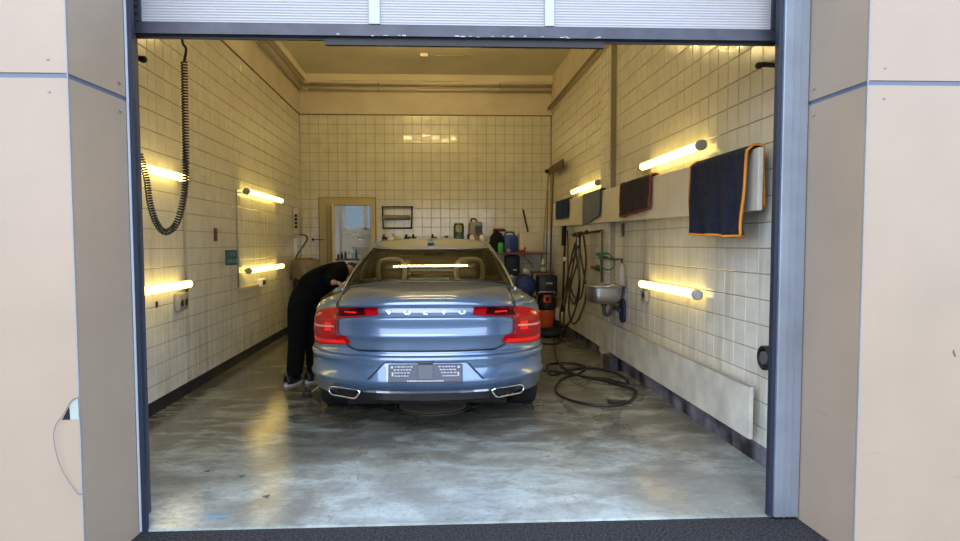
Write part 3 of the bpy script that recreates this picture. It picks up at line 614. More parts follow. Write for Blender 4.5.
obj('plate', MB().poly(pp_, (-.03, 0, 0)), mat('navy_plate', (.02, .03, .07), .5), bb); obj('pipe_stub', MB().cyl((-.03, 0, .0), (-.1, .1, .02), .018), MATS['dark_siphon'], bb)
# hose rail, hose bundle
rl = thing('hose_rail', 'brown metal rail with a down pipe carrying the coiled black hoses', 'rail', (XR-.10, 8.2, 1.545))
obj('rail', MB().tube([(0, .95, -.02), (0, 0, 0), (0, -.60, .01)], .014, 8), M_HOSEB, rl)
obj('down_pipe', MB().tube([(0, -.60, .01), (0, -.60, -.60)], .014, 8), mat('old_dark_brass', (.13, .11, .06), .4, .5), rl)
for y_ in (.9, -.3): obj('bracket', MB().box(0, .10, y_-.01, y_+.01, -.01, .01), M_HOSEB, rl)
for y_, z_ in ((.85, -.02), (.45, -.01), (.1, 0)): obj('valve', MB().ball((-.02, y_, z_), .035, .05, .03, 10, 6).box(-.06, -.04, y_-.05, y_+.05, z_-.01, z_+.01), M_HOSEB, rl)
XH = XR-.15
hb_ = [((8.45, 1.55), (8.9, 1.25), (9.25, 1.0), (9.0, .70), (8.6, .66), (8.3, .85), (8.2, 1.2), (8.40, 1.52)),
       ((8.5, 1.54), (8.55, 1.2), (8.95, .85), (9.2, .45), (8.85, .30), (8.35, .48), (8.15, .8), (8.45, 1.3), (8.5, 1.54)),
       ((8.45, 1.52), (8.75, 1.3), (9.3, .75), (9.75, .32), (9.4, .20), (8.9, .35), (8.45, .75), (8.38, 1.2), (8.4, 1.54)),
       ((8.4, 1.55), (8.45, 1.3), (8.35, .9), (8.6, .6), (8.9, .78), (8.7, 1.15), (8.45, 1.5))]
hn = ['outer', 'middle', 'lowest', 'inner']
for i, pts in enumerate(hb_):
    P_ = [(XH-.02*i+.012*sin(k*2.1+i), y_, z_) for k, (y_, z_) in enumerate(pts)]
    obj('hose', MB().tube(spline(P_, 10), .013, 8), M_HOSEB, None, 'brown-black hose, %s loop of the bundle hanging from the hose rail' % hn[i], 'hose', 'hoses hung on the right wall')
cl_ = thing('spray_lance', 'black and grey spray gun hung on the rail in front of the hoses', 'tool', (XH-.06, 8.35, 1.48))
obj('grip', MB().box(-.02, .02, -.03, .03, -.14, .06, .01), M_BLACK, cl_); obj('lance', MB().tube([(0, 0, -.1), (.0, -.02, -.55)], .010, 8), mat('grey_lance', (.12, .12, .13), .4), cl_); obj('trigger', MB().box(-.03, -.015, -.06, -.03, -.10, .0), M_STEEL, cl_)
ph = thing('wall_bracket_pipe', 'brown stub pipe with valve on the tiles left of the sink', 'valve', (XR-.06, 7.95, 1.10))
obj('pipe', MB().tube([(0, .3, 0), (0, -.10, -.02)], .022, 10), M_HOSEB, ph); obj('flange', MB().cyl((0, .1, 0), (.06, .1, 0), .04, seg=14), M_HOSEB, ph)
# thick hose reel end by the right jamb
rj = thing('hose_coil', 'black ribbed coil hung by the right jamb', 'hose', (2.045, 3.83, .71))
for k in range(4): obj('ring', MB().tube([(-.015-.016*k,   .065*cos(a*pi/12), .065*sin(a*pi/12)) for a in range(24)], .011, 6, closed=True), M_BLACK, rj)
obj('hub', MB().cyl((-.07, 0, 0), (.07, 0, 0), .04, seg=16), mat('grey_hub', (.10, .10, .10), .5), rj)
# hose on the floor
fh = thing('floor_hose', 'black rubber hose lying in loops on the floor beside the car', 'hose', (0, 0, 0))
fp = [(1.72, 9.6), (1.66, 9.0), (1.50, 8.1), (1.42, 7.3), (1.50, 6.75), (1.72, 6.55), (1.90, 6.35), (1.93, 6.75), (1.75, 7.15), (1.45, 7.0), (1.22, 6.80), (1.28, 7.35), (1.55, 7.45), (1.68, 7.2), (1.52, 6.85), (1.28, 6.55), (1.13, 6.05), (1.18, 5.68), (1.42, 5.47), (1.66, 5.55), (1.86, 5.95), (1.84, 6.15), (1.6, 6.62), (1.3, 6.95), (1.1, 7.05), (.9, 7.15), (.6, 7.3)]
obj('hose', MB().tube(spline([(x_, y_, .014+.006*(k % 2)) for k, (x_, y_) in enumerate(fp)], 10), .0125, 8), M_HOSE, fh)
obj('nozzle', MB().tube([(1.50, 5.60, .018), (1.66, 5.57, .018)], .017, 10), M_BLACK, fh)
f2 = obj('hose', MB().tube(spline([(x_, y_, .014) for x_, y_ in [(1.15, 9.4), (1.4, 9.0), (1.62, 8.9), (1.78, 9.2), (1.72, 9.9), (1.5, 10.2), (1.2, 9.9), (.95, 9.0)]], 8), .013, 8), M_HOSE); tag(f2, 'thin black hose curling on the floor near the orange vacuum', 'hose')

# ------------------------------------------------------------------ back bench, shelf and clutter
bn = thing('workbench', 'long brown bench along the back wall behind the car', 'bench', (-.35, 11.3, 0))
obj('bench_top', MB().box(-.70, 1.24, -.22, .22, 1.37, 1.41, .004), M_WOOD, bn)
for x_ in (-.62, 1.20):
    for y_ in (-.18, .18): obj('leg', MB().box(x_-.025, x_+.025, y_-.025, y_+.025, 0, 1.37), M_DARKMETAL, bn)
ZB = 1.41
def gun(x, lb, s=1.0, kk=0):
    t = thing('spray_gun', lb, 'tool', (x, 11.25, ZB), group='small tools on the bench')
    obj('body', MB().box(-.07*s, .05*s, -.02, .02, .07, .11, .008), M_BLACK, t); obj('grip', MB().box(.01, .05, -.018, .018, .0, .08, .006), M_BLACK if kk else M_PIPE2, t)
    obj('cap', MB().cyl((-.03*s, 0, .11), (-.03*s, 0, .16), .018, seg=10), M_BLACK if kk else M_WOOD, t); obj('cup', MB().cyl((-.05*s, 0, .0), (-.05*s, 0, .07), .025, seg=12), MATS.get('grey_box'), t)
gun(-.86, 'small dark spray gun lying leftmost on the bench', .8)
gun(-.47, 'black spray gun standing on the bench under the roll holder', 1, 1)
gun(-.36, 'squat black spray head beside the other on the bench', .7, 1)
gun(-.02, 'black trigger head on the bench near the middle', 1, 1)
t = thing('spray_nozzle', 'thin yellowish trigger nozzle on the bench', 'tool', (-.68, 11.25, ZB))
obj('lever', MB().tube([(-.07, 0, .17), (-.0, 0, .10), (.09, 0, .075)], .014, 8), M_YFRAME, t); obj('foot', MB().box(-.04, .07, -.03, .03, 0, .09, .01), M_YFRAME, t)
t = thing('flat_tool', 'flat pale tool with a dark knob on the bench', 'tool', (.19, 11.25, ZB))
obj('blade', MB().box(-.11, .11, -.03, .03, .07, .10, .008).box(-.09, .09, -.03, .03, 0, .07, .01), M_PIPE2, t); obj('knob', MB().cyl((0, 0, .10), (0, 0, .13), .03, seg=12), M_BLACK, t)
t = thing('glass_jar', 'tall jar half full of pale green liquid on the bench', 'jar', (.405, 11.3, ZB))
gm = mat('pale_green_jar', (.50, .55, .36), .15, trans=.0); obj('jar', MB().lathe((0, 0, 0), [(.085, 0), (.09, .01), (.09, .30), (.075, .34)], 20), glass_mat('jar_glass', (.80, .83, .70)), t)
obj('liquid', MB().cyl((0, 0, .008), (0, 0, .20), .083, seg=20), mat('green_liquid', (.25, .42, .33), .2), t); obj('lid', MB().cyl((0, 0, .34), (0, 0, .355), .078, seg=20), gm, t)
t = thing('foam_canister', 'grey pressure canister with dark label on the bench', 'canister', (.69, 11.3, ZB))
obj('tank', MB().box(-.11, .12, -.09, .09, 0, .37, .03), mat('grey_canister', (.30, .30, .26), .4), t); obj('panel', MB().box(-.01, .10, -.097, -.088, .16, .30, .004), mat('blue_black_label', (.03, .045, .07), .4), t); obj('handle', MB().tube(spline([(-.08, 0, .36), (-.06, 0, .42), (.0, 0, .42), (.03, 0, .37)], 4), .012, 8), M_BLACK, t)
obj('valve', MB().cyl((-.12, 0, 0), (-.12, 0, .16), .02, seg=10), M_BLACK, t)
t = thing('spray_bottle', 'white spray bottle with red trigger beside the canister', 'bottle', (.80, 11.15, ZB))
obj('bottle', MB().lathe((0, 0, 0), [(.045, 0), (.05, .01), (.05, .12), (.02, .15)], 14), M_WHITE, t); obj('trigger', MB().box(-.05, .07, -.015, .015, .15, .18, .006, Matrix.Rotation(-.35, 4, 'Y')), M_RED, t)
t = thing('spray_bottle', 'short white bottle in front of the grey canister', 'bottle', (.62, 11.12, ZB))
obj('bottle', MB().lathe((0, 0, 0), [(.04, 0), (.045, .01), (.045, .10), (.018, .13), (.018, .15)], 14), M_WHITE, t); obj('cap', MB().cyl((0, 0, .15), (0, 0, .17), .02, seg=10), M_RED, t)
# shelf
shf = thing('wall_shelf', 'reddish shelf board with diagonal struts at the right of the back wall', 'shelf', (1.45, 11.3, 1.25))
obj('shelf_board', MB().box(-.52, .47, -.24, .24, -.025, 0, .003), mat('red_brown_board', (.28, .12, .07), .5), shf)
obj('strut', MB().tube([(.05, -.18, -.03), (.30, .22, -.28)], .012, 8), M_STEEL, shf); obj('strut', MB().tube([(-.45, -.18, -.03), (-.45, .22, -.28)], .012, 8), M_STEEL, shf)
t = thing('water_bin', 'large pale translucent water container on the shelf', 'container', (1.64, 11.25, 1.25))
obj('body', MB().box(-.21, .215, -.16, .16, 0, .335, .03), mat('milky_plastic', (.62, .57, .43), .4), t); obj('lid', MB().box(-.19, .195, -.14, .14, .33, .35, .008), MATS['milky_plastic'], t); obj('handle', MB().box(-.17, -.13, -.175, -.16, .12, .24, .006), MATS['milky_plastic'], t)
t = thing('jerrycan', 'blue jerrycan standing on the shelf left of the pale container', 'canister', (1.28, 11.25, 1.25))
obj('body', MB().box(-.125, .125, -.12, .12, 0, .30, .035), M_BLUEP, t); obj('handle', MB().tube(spline([(-.08, 0, .29), (-.06, 0, .345), (.06, 0, .345), (.08, 0, .29)], 4), .016, 8), M_BLUEP, t); obj('ribs', MB().box(-.012, .012, -.128, -.118, .06, .24, .003), M_BLUED, t)
t = thing('rag_heap', 'black rags heaped on the shelf end beside the blue jerrycan', 'rags', (1.05, 11.15, 1.25)); obj('cloth', MB().ball((0, 0, .18), .13, .12, .18, 16, 9, .07), mat('black_cloth', (.01, .01, .012), .95), t)
t = thing('green_bottle', 'bright green bottle between the black rags and the jerrycan', 'bottle', (1.10, 11.0, 1.25)); obj('bottle', MB().box(-.045, .045, -.03, .03, 0, .17, .015), mat('bright_green', (.04, .42, .04), .4), t); obj('cap', MB().cyl((0, 0, .17), (0, 0, .195), .018, seg=10), M_BLACK, t)
t = thing('red_sponge_box', 'red and dark box lying on top of the black rags', 'box', (1.09, 11.2, 1.61)); obj('base', MB().box(-.10, .12, -.06, .06, 0, .03, .008), M_BLACK, t); obj('top', MB().box(-.09, .10, -.05, .05, .03, .055, .008), M_RED, t)
t = thing('red_cap_tool', 'small red sprayer head lying at the front edge of the shelf', 'tool', (1.47, 11.08, 1.25)); obj('head', MB().box(-.05, .06, -.03, .03, 0, .05, .01), M_RED, t); obj('spout', MB().cyl((.04, 0, .03), (.06, 0, .09), .015, seg=8), M_RED, t)
t = thing('pink_sponge', 'small pale pink sponge on the shelf in front of the jerrycan', 'sponge', (1.24, 11.08, 1.25)); obj('sponge', MB().ball((0, 0, .035), .045, .04, .035, 10, 6, .05), mat('pink_foam', (.6, .32, .25), .9), t)
t = thing('brush_handle', 'dark handle leaning against the back wall out of the pale container', 'brush', (1.62, 11.42, 1.6)); obj('handle', MB().tube([(.06, 0, -.25), (-.07, .09, .39)], .016, 8), mat('dark_handle', (.06, .03, .03), .5), t); obj('tip', MB().ball((-.073, .092, .40), .02, seg=8, ring=5), M_STEEL, t)
t = thing('hanging_bag', 'dark navy bag hanging under the shelf', 'bag', (1.33, 11.25, .84)); obj('bag', MB().box(-.14, .12, -.10, .10, 0, .37, .04), mat('navy_bag', (.01, .02, .05), .6), t); obj('tag', MB().box(.0, .06, -.105, -.10, .10, .125), M_WHITE, t)
# cart with tools under the shelf
t = thing('cart_shelf', 'low brown shelf carrying a green-labelled bottle by the poles', 'shelf', (1.77, 10.72, .915)); obj('board', MB().box(-.20, .18, -.15, .15, 0, .03, .003), M_WOOD, t); obj('leg', MB().box(-.19, -.16, -.02, .02, -.90, 0), M_DARKMETAL, t); obj('leg', MB().box(.14, .17, -.02, .02, -.90, 0), M_DARKMETAL, t)
t = thing('cleaner_bottle', 'white bottle with green label on the low brown shelf', 'bottle', (1.77, 10.68, .945)); obj('bottle', MB().lathe((0, 0, 0), [(.03, 0), (.034, .01), (.034, .14), (.014, .17), (.014, .2)], 12), M_WHITE, t); obj('label', MB().cyl((0, 0, .07), (0, 0, .12), .036, seg=14), MATS['bright_green'], t)
t = thing('clear_bag', 'crumpled clear plastic bag on top of the blue drum', 'bag', (1.47, 10.5, .90)); obj('bag', MB().ball((0, 0, .05), .07, .06, .06, 12, 7, .12), mat('clear_crumple', (.45, .47, .45), .2), t)
t = thing('blue_drum', 'deep blue drum lying on its side on a black crate beside the car', 'drum', (1.43, 10.4, .735)); obj('drum', MB().lathe((0, 0, 0), [(.10, -.17), (.155, -.165), (.17, -.14), (.17, .20), (.15, .22)], 22, 'y'), M_BLUED, t)
obj('cap', MB().lathe((0, 0, 0), [(.03, -.185), (.035, -.18), (.035, -.165)], 12, 'y'), M_BLUEP, t)
t = thing('black_crate', 'black crate supporting the blue drum', 'crate', (1.43, 10.45, 0)); obj('crate', MB().box(-.17, .16, -.2, .2, 0, .56, .012), mat('black_plastic', (.015, .015, .017), .45), t); obj('rim', MB().box(-.18, .17, -.21, .21, .54, .565, .004), MATS['black_plastic'], t)
t = thing('vacuum_cleaner', 'orange and black workshop vacuum standing by the right wall', 'vacuum', (1.77, 10.35, 0))
obj('tub', MB().lathe((0, 0, 0), [(.10, .03), (.115, .04), (.135, .34), (.13, .36)], 22), M_OR, t)
obj('motor_head', MB().lathe((0, 0, 0), [(.14, .35), (.155, .38), (.15, .50), (.13, .58), (.09, .60)], 22).box(-.155, .155, -.14, .14, .56, .905, .03), MATS['black_plastic'], t)
obj('badge', MB().box(-.07, .05, -.165, -.145, .47, .59, .012), M_OR, t); obj('badge_dial', MB().lathe((-.01, 0, .53), [(.035, -.165), (.03, -.175)], 14, 'y'), M_BLACK, t)
obj('label_strip', MB().box(-.03, .07, -.145, -.139, .76, .79), M_PIPE2, t); obj('carry_bar', MB().tube(spline([(-.14, -.14, .60), (-.14, -.18, .64), (.10, -.18, .64), (.10, -.14, .60)], 4), .012, 8), M_STEEL, t)
for a in range(4): obj('castor', MB().ball((.10*cos(a*pi/2+.7), .10*sin(a*pi/2+.7), .022), .022, .022, .022, 8, 5), M_BLACK, t)
t = thing('white_canister', 'narrow white canister standing between the vacuum and the wall', 'canister', (1.965, 10.4, .17)); obj('body', MB().box(-.04, .04, -.05, .05, 0, .2, .01), M_WHITE, t); obj('cap', MB().cyl((0, 0, .2), (0, 0, .23), .015, seg=10), M_WHITE, t)
t = thing('black_tray', 'black low tray on the floor by the vacuum', 'tray', (1.72, 9.75, 0)); obj('tray', MB().lathe((0, 0, 0), [(.20, .0), (.24, .10), (.22, .10), (.19, .02)], 20), M_BLACK, t)
obj('support_block', MB().box(1.92, 2.0, 10.33, 10.47, 0, .17, .004), MATS['black_plastic'], None, 'small black block under the narrow white canister', 'block')
# poles in the corner
def pole(name, p0, p1, r_, m, lb, cat='pole'):
    t = thing(name, lb, cat, p0); q = Vector(p1)-Vector(p0); obj('shaft', MB().tube([(0, 0, 0), q], r_, 10), m, t); return t, q
t, q = pole('mop_pole', (1.76, 11.2, .06), (1.965, 11.3, 2.62), .014, mat('pale_wood_handle', (.45, .36, .2), .5), 'pale wooden mop pole leaning in the right back corner', 'mop'); obj('mop_head', MB().box(-.06, .14, -.02, .02, -.05, .03, .008), M_DARKMETAL, t); obj('hanging_clip', MB().ball((q.x-.02, q.y, q.z+.03), .05, .03, .04, 8, 5), M_BLACK, t)
t, q = pole('squeegee', (1.93, 11.05, .04), (2.0, 11.05, 2.62), .012, M_WOOD, 'squeegee standing blade up against the right wall', 'squeegee')
obj('blade', MB().box(.03, .058, -1.0, .25, 2.54, 2.64, .004), M_WOOD, t); obj('rubber', MB().box(.038, .046, -1.0, .25, 2.64, 2.67), M_BLACK, t)
t, q = pole('broom_handle', (1.86, 11.0, .03), (1.93, 11.18, 2.3), .013, mat('grey_green_handle', (.22, .22, .14), .5), 'grey-green handle leaning between the mop and the squeegee', 'broom'); obj('brush_head', MB().box(-.10, .10, -.03, .03, -.03, .05, .01), M_DARKMETAL, t)
t, q = pole('pressure_lance', (1.95, 9.95, .35), (2.02, 10.1, 1.56), .018, M_BLACK, 'black pressure washer lance hanging at the far end of the rail board', 'tool'); obj('grip', MB().tube([(.02, .02, 1.02), (.03, .04, 1.30), (.05, .0, 1.36)], .036, 10), M_BLACK, t); obj('band', MB().cyl((.045, .09, .78), (.05, .1, .84), .022), M_WHITE, t)
t = obj('hose', MB().tube(spline([(1.98, 9.75, 1.6), (1.96, 9.6, 1.3), (1.97, 9.65, .8), (1.95, 9.8, .4), (1.92, 9.7, .15), (1.8, 9.3, .03)], 8), .012, 8), M_HOSEB); tag(t, 'single hose hanging beside the pressure lance down to the floor', 'hose')
# covered drum at far left
t = thing('covered_drum', 'drum under a crumpled grey-brown plastic cover in the left back corner', 'drum', (-2.085, 10.60, 0)); obj('drum', MB().cyl((0, 0, 0), (0, 0, 1.0), .20, seg=22), M_DARKMETAL, t)
rows = []
for i in range(9):
    q = i/8; rows.append([((.02+.215*min(1, q*1.9)+.012*sin(7*a+i))*cos(a*pi/16), (.02+.215*min(1, q*1.9)+.012*cos(5*a+i))*sin(a*pi/16), 1.17-.12*q**2-(.40*max(0, q-.5))+.02*sin(a*1.7+i*2)) for a in range(33)])
obj('plastic_cover', MB().grid(rows), mat('grey_brown_plastic', (.22, .18, .12), .25), t)

# floor fittings and small litter
mh = thing('manhole_cover', 'round ribbed iron drain cover in the floor behind the car', 'drain', (-.03, 5.62, 0))
obj('frame_ring', MB().lathe((0, 0, 0), [(.33, 0), (.33, .004), (.30, .004), (.30, .001)], 36), mat('rusty_iron', (.12, .10, .08), .5, .2), mh)
g_ = MB()
for k in range(-9, 10):
    h_ = sqrt(max(0, .29**2-(k*.03)**2)); g_.box(-h_, h_, k*.03-.007, k*.03+.007, 0, .008)
obj('ribs', g_, MATS['rusty_iron'], mh); obj('disc', MB().cyl((0, 0, 0), (0, 0, .003), .30, seg=36), MATS['rusty_iron'], mh)
for i, (x_, y_, a, lb) in enumerate(((-.95, 3.62, .3, 'small dark leaf on the floor near the middle of the threshold'), (-1.18, 3.95, -.3, 'dark scrap on the floor inside the left of the door'), (-1.42, 4.05, .5, 'dark curled leaf on the floor by the left wall side'))):
    obj('leaf', MB().poly([(x_+.022*cos(a+q_)*(1 if k_ % 2 else .35), y_+.022*sin(a+q_)*(1 if k_ % 2 else .35), .003) for k_, q_ in enumerate((0, .5, 1.9, pi, 3.7, 5.0))], (0, 0, .004)), mat('dark_leaf', (.10, .07, .05), .8), None, lb, 'leaf')
obj('blue_strip', MB().box(-1.19, -1.08, 3.36, 3.375, 0, .003), mat('pale_blue_strip', (.08, .26, .38), .5), None, 'short pale blue strip on the floor at the threshold', 'strip')
ba = thing('floor_bracket', 'small black block with a stick on the floor beside the rear left wheel', 'tool', (-1.19, 6.05, 0))
obj('block', MB().box(-.05, .03, -.04, .04, 0, .05, .012), M_BLACK, ba); obj('stick', MB().tube([(-.0, .0, .01), (.12, .02, .10)], .006, 6), M_PIPE2, ba)
obj('kick_block', MB().box(1.90, 1.99, 7.0, 7.3, 0, .15, .004), M_DARKMETAL, None, 'dark metal kick block on the floor under the sink', 'block')

# ------------------------------------------------------------------ car
car = thing('car', 'light blue metallic saloon car parked nose in, seen from behind', 'car', (-.075, 4.60, 0), radians(-1.1))
M_PAINT = mat('light_blue_metallic', (.105, .175, .285), .28, .5, coat=1.0)
M_PAINT.node_tree.nodes['Principled BSDF'].inputs['Coat IOR'].default_value = 1.75
M_TINT = glass_mat('tinted_glass', (.78, .81, .74), 1.45); M_CLEAR = glass_mat('clear_glass', (.88, .9, .86), 1.45)
M_LAMPR = mat('red_lamp_glass', (.36, .003, .007), .22, spec=.25)
M_LAMPD = mat('dark_red_lamp', (.03, .002, .003), .2, spec=.3)
M_LAMPB = mat('bright_red_lamp', (.95, .02, .012), .3, spec=.2)
M_LAMPW = mat('pale_lamp_bar', (.75, .35, .30), .2, spec=.3)
M_TRIM = mat('gloss_black_trim', (.008, .008, .009), .2)
M_TYRE = mat('tyre_rubber', (.014, .014, .014), .75)
M_INT = mat('dark_interior', (.012, .011, .011), .9)
M_HEADL = mat('beige_headliner', (.22, .20, .16), .9)
ROWS = [(.25, .17, .87), (.295, .07, .905), (.33, .040, .918), (.395, .022, .920), (.42, -.012, .930), (.438, -.010, .930), (.455, .022, .922), (.56, .014, .922), (.59, .000, .924), (.605, .024, .922), (.62, .042, .920), (.65, .050, .918), (.74, .045, .920), (.85, .055, .915), (.90, .08, .905), (.935, .11, .89), (.955, .10, .87)]
LR, NR, LFr, YFr = .75, 2.4, 1.15, 4.95
def interp(tab, z, k):
    if z <= tab[0][0]: return tab[0][k]
    for a, b in zip(tab, tab[1:]):
        if z <= b[0]: t_ = (z-a[0])/(b[0]-a[0]); return a[k]+(b[k]-a[k])*t_
    return tab[-1][k]
def rearY(x, z):
    yr, w_ = interp(ROWS, z, 1), interp(ROWS, z, 2); s_ = min(.998, abs(x)/w_)
    return yr+LR*(1-(1-s_**NR)**(1/NR))
US = []   # (kind, value): rear s, side t, front s
for k in range(19): US.append(('r', asin((k/20)**(NR/2))))
for k in range(1, 9): a0 = asin((18/20)**(NR/2)); US.append(('r', a0+(pi/2-a0)*k/8))
for k in range(1, 96): US.append(('s', k/96))
for k in range(0, 20): US.append(('f', pi/2*k/19))
def B(ui, yr, w_, yf=YFr):
    kd, a = US[ui]
    if kd == 'r': return w_*sin(a)**(2/NR), yr+LR*(1-max(0, cos(a))**(2/NR))
    if kd == 's': return w_, yr+LR+(yf-LFr-yr-LR)*a
    return w_*max(0, cos(a))**(2/NR), yf-LFr+LFr*sin(a)**(2/NR)
def zs(y): return interp([(0, .955), (.6, .955), (1.3, .965), (3.4, .955), (4.2, .90), (4.7, .80), (4.95, .68)], y, 1)
RA, FA, RW = 1.13, 4.07, .375
def arch(x, y, z):
    for ya in (RA, FA):
        if abs(y-ya) < RW and abs(x) > .55: z = max(z, .345+sqrt(RW**2-(y-ya)**2))
    return z
def body_pt(k, ui, s):
    z, yr, w_ = ROWS[k]; x, y = B(ui, yr, w_)
    if z > .65: z = .65+(z-.65)/(.955-.65)*(zs(y)-.65)
    z = min(z, zs(y)); 
    if z < .9: z = min(arch(x, y, z), .8)
    return (s*x, y, z)
NU = len(US); SP = 9     # SP: row at z .62 where bumper meets body
def half(ulist, klist): return [[body_pt(k, ui, s_) for ui in ul] for s_, ul in ()]
def body_grid(name, klo, khi, u0, u1, m=M_PAINT, lb=None):
    mb = MB()
    for s_ in (1, -1): mb.grid([[body_pt(k, ui, s_) for ui in range(u0, u1+1)] for k in range(klo, khi+1)])
    return obj(name, mb, m, car, lb, weld=True)
uA = next(i for i in range(NU) if B(i, 0, .94)[1] > RA-RW+.02 and US[i][0] != 'r')
uF = next(i for i in range(NU) if B(i, 0, .94)[1] > FA+RW-.02)
o = body_grid('body_shell', SP, len(ROWS)-1, 0, NU-1); solidify(o, .004)
o = body_grid('rear_bumper', 0, SP, 0, uA); solidify(o, .004)
o = body_grid('side_sill', 0, SP, uA, uF); solidify(o, .004)
o = body_grid('front_bumper', 0, SP, uF, NU-1); solidify(o, .004)
# greenhouse
NG = 5.0
GU = [('r', asin((k/16)**(NG/2))) for k in range(15)]
a0 = asin((14/16)**(NG/2)); a93 = asin(.94**(NG/2)); GU += [('r', a93), ('r', a93+(pi/2-a93)*.35), ('r', a93+(pi/2-a93)*.7), ('r', pi/2)]
nGR = len(GU)-1; gR = 15
SY = [.06, .12, .2, .28, .36, .44, .47, .5, .58, .68, .78, .88, .94]
GU += [('s', q) for q in SY]
GU += [('f', pi/2-a_) for a_ in (pi/2, a93+(pi/2-a93)*.5, a93)] + [('f', pi/2-asin((k/16)**(NG/2))) for k in range(14, -1, -2)]
def gpar(v): return .742-.175*v**1.25, .80+.80*v+.02*sin(v*pi), 3.62-.86*v, .30+.10*v, .55
def G(i, v):
    w_, yr, yf, lr, lf_ = gpar(v); kd, a = GU[i]
    if kd == 'r': x, y = w_*sin(a)**(2/NG), yr+lr*(1-max(0, cos(a))**(2/NG))
    elif kd == 's': x, y = w_, yr+lr+(yf-lf_-yr-lr)*a
    else: x, y = w_*max(0, cos(a))**(2/NG), yf-lf_+lf_*sin(a)**(2/NG)
    return x, y
def zc(y): return interp([(0, 1.0), (.08, 1.034), (.15, 1.045), (.5, 1.068), (.82, 1.088), (3.5, 1.085), (3.8, 1.04), (4.4, .97), (4.8, .84), (4.95, .70)], y, 1)
def outw(y):    # outline half width of top row at y
    yr, w_ = ROWS[-1][1], ROWS[-1][2]
    if y < yr+LR: q = 1-(y-yr)/LR; return w_*max(0, 1-min(1, max(0, q))**NR)**(1/NR)
    if y > YFr-LFr: q = (y-YFr+LFr)/LFr; return w_*max(0, 1-min(1, q)**NR)**(1/NR)
    return w_
def ztop(x, y): xo = max(.05, outw(y)); return zs(y)+(zc(y)-zs(y))*(1-min(1, abs(x)/xo)**4)
def zroof(y): return interp([(1.58, 1.362), (1.7, 1.382), (1.9, 1.408), (2.15, 1.43), (2.6, 1.43), (2.8, 1.405)], y, 1)
def Gp(i, v, s=1):
    x, y = G(i, v); xb, yb = G(i, 0); zb = ztop(xb, yb); x1, y1 = G(i, 1); zt = zroof(y1)
    return (s*x, y, zb-.004+(zt-zb+.004)*(v+.06*sin(pi*v)))
def xin(y):     # greenhouse base half width at y
    w_, yr, yf, lr, lf_ = gpar(0)
    if y <= yr or y >= yf: return 0
    if y < yr+lr: q = 1-(y-yr)/lr; return w_*(1-q**NG)**(1/NG)
    if y > yf-lf_: q = (y-yf+lf_)/lf_; return w_*(1-q**NG)**(1/NG)
    return w_
# top surface: from outline inwards
mb = MB()
for s_ in (1, -1):
    rows = []
    for ui in range(NU):
        x, y = B(ui, ROWS[-1][1], ROWS[-1][2]); xi = min(x, xin(y)); row = []
        for k in range(11): xx = x+(xi-x)*(k/10)**1.0; row.append((s_*xx, y, ztop(xx, y)))
        rows.append(row)
    mb.grid(rows)
o = obj('top_panel', mb, M_PAINT, car, weld=True); solidify(o, .004)
VV = [0, .045, .15, .3, .45, .6, .75, .87, .94, 1]
cats = {'rear_window': MB(), 'side_window': MB(), 'windscreen': MB(), 'pillar_frame': MB()}
for i in range(len(GU)-1):
    for j in range(len(VV)-1):
        vm = (VV[j]+VV[j+1])/2; ym = (G(i, 0)[1]+G(i+1, 0)[1])/2; c = 'pillar_frame'
        if .045 < vm < .94:
            if i < gR: c = 'rear_window'
            elif GU[i+1][0] == 's' or GU[i][0] == 's':
                if GU[i][0] == 's' and GU[i+1][0] == 's' and not (.44 <= GU[i][1] < .47) and GU[i][1] >= .12-1e-6 and vm < .87: c = 'side_window'
            elif GU[i][0] == 'f' and i >= len(GU)-8: c = 'windscreen'
        for s_ in (1, -1): cats[c].add([Gp(i, VV[j], s_), Gp(i+1, VV[j], s_), Gp(i+1, VV[j+1], s_), Gp(i, VV[j+1], s_)], [(0, 1, 2, 3)], True)
for k, mb in cats.items():
    o = obj(k, mb, M_PAINT if k == 'pillar_frame' else (M_TINT if k == 'rear_window' else M_CLEAR), car, weld=True)
    if k == 'pillar_frame': solidify(o, .03)
mb = MB()
for s_ in (1, -1):
    rows = []
    for i in range(len(GU)):
        p = Gp(i, 1, 1); x1, y1 = p[0], p[1]
        rows.append([(s_*x1*(1-k/8), y1, p[2]+.032*(1-(1-k/8)**2.4)*min(1, max(0, (y1-1.58)/.5))*min(1, max(0, (2.80-y1)/.3)+.3)) for k in range(9)])
    mb.grid(rows)
rf = obj('roof', mb, M_PAINT, car, weld=True); solidify(rf, .02)
mb = MB()
for s_ in (1, -1): mb.grid([[(s_*q[0]*.94*(1-k/6), 1.64+(q[1]-1.64)*.96, q[2]-.028) for k in range(7)] for q in [Gp(i, 1, 1) for i in range(len(GU))]])
obj('headliner', mb, M_HEADL, car, weld=True)
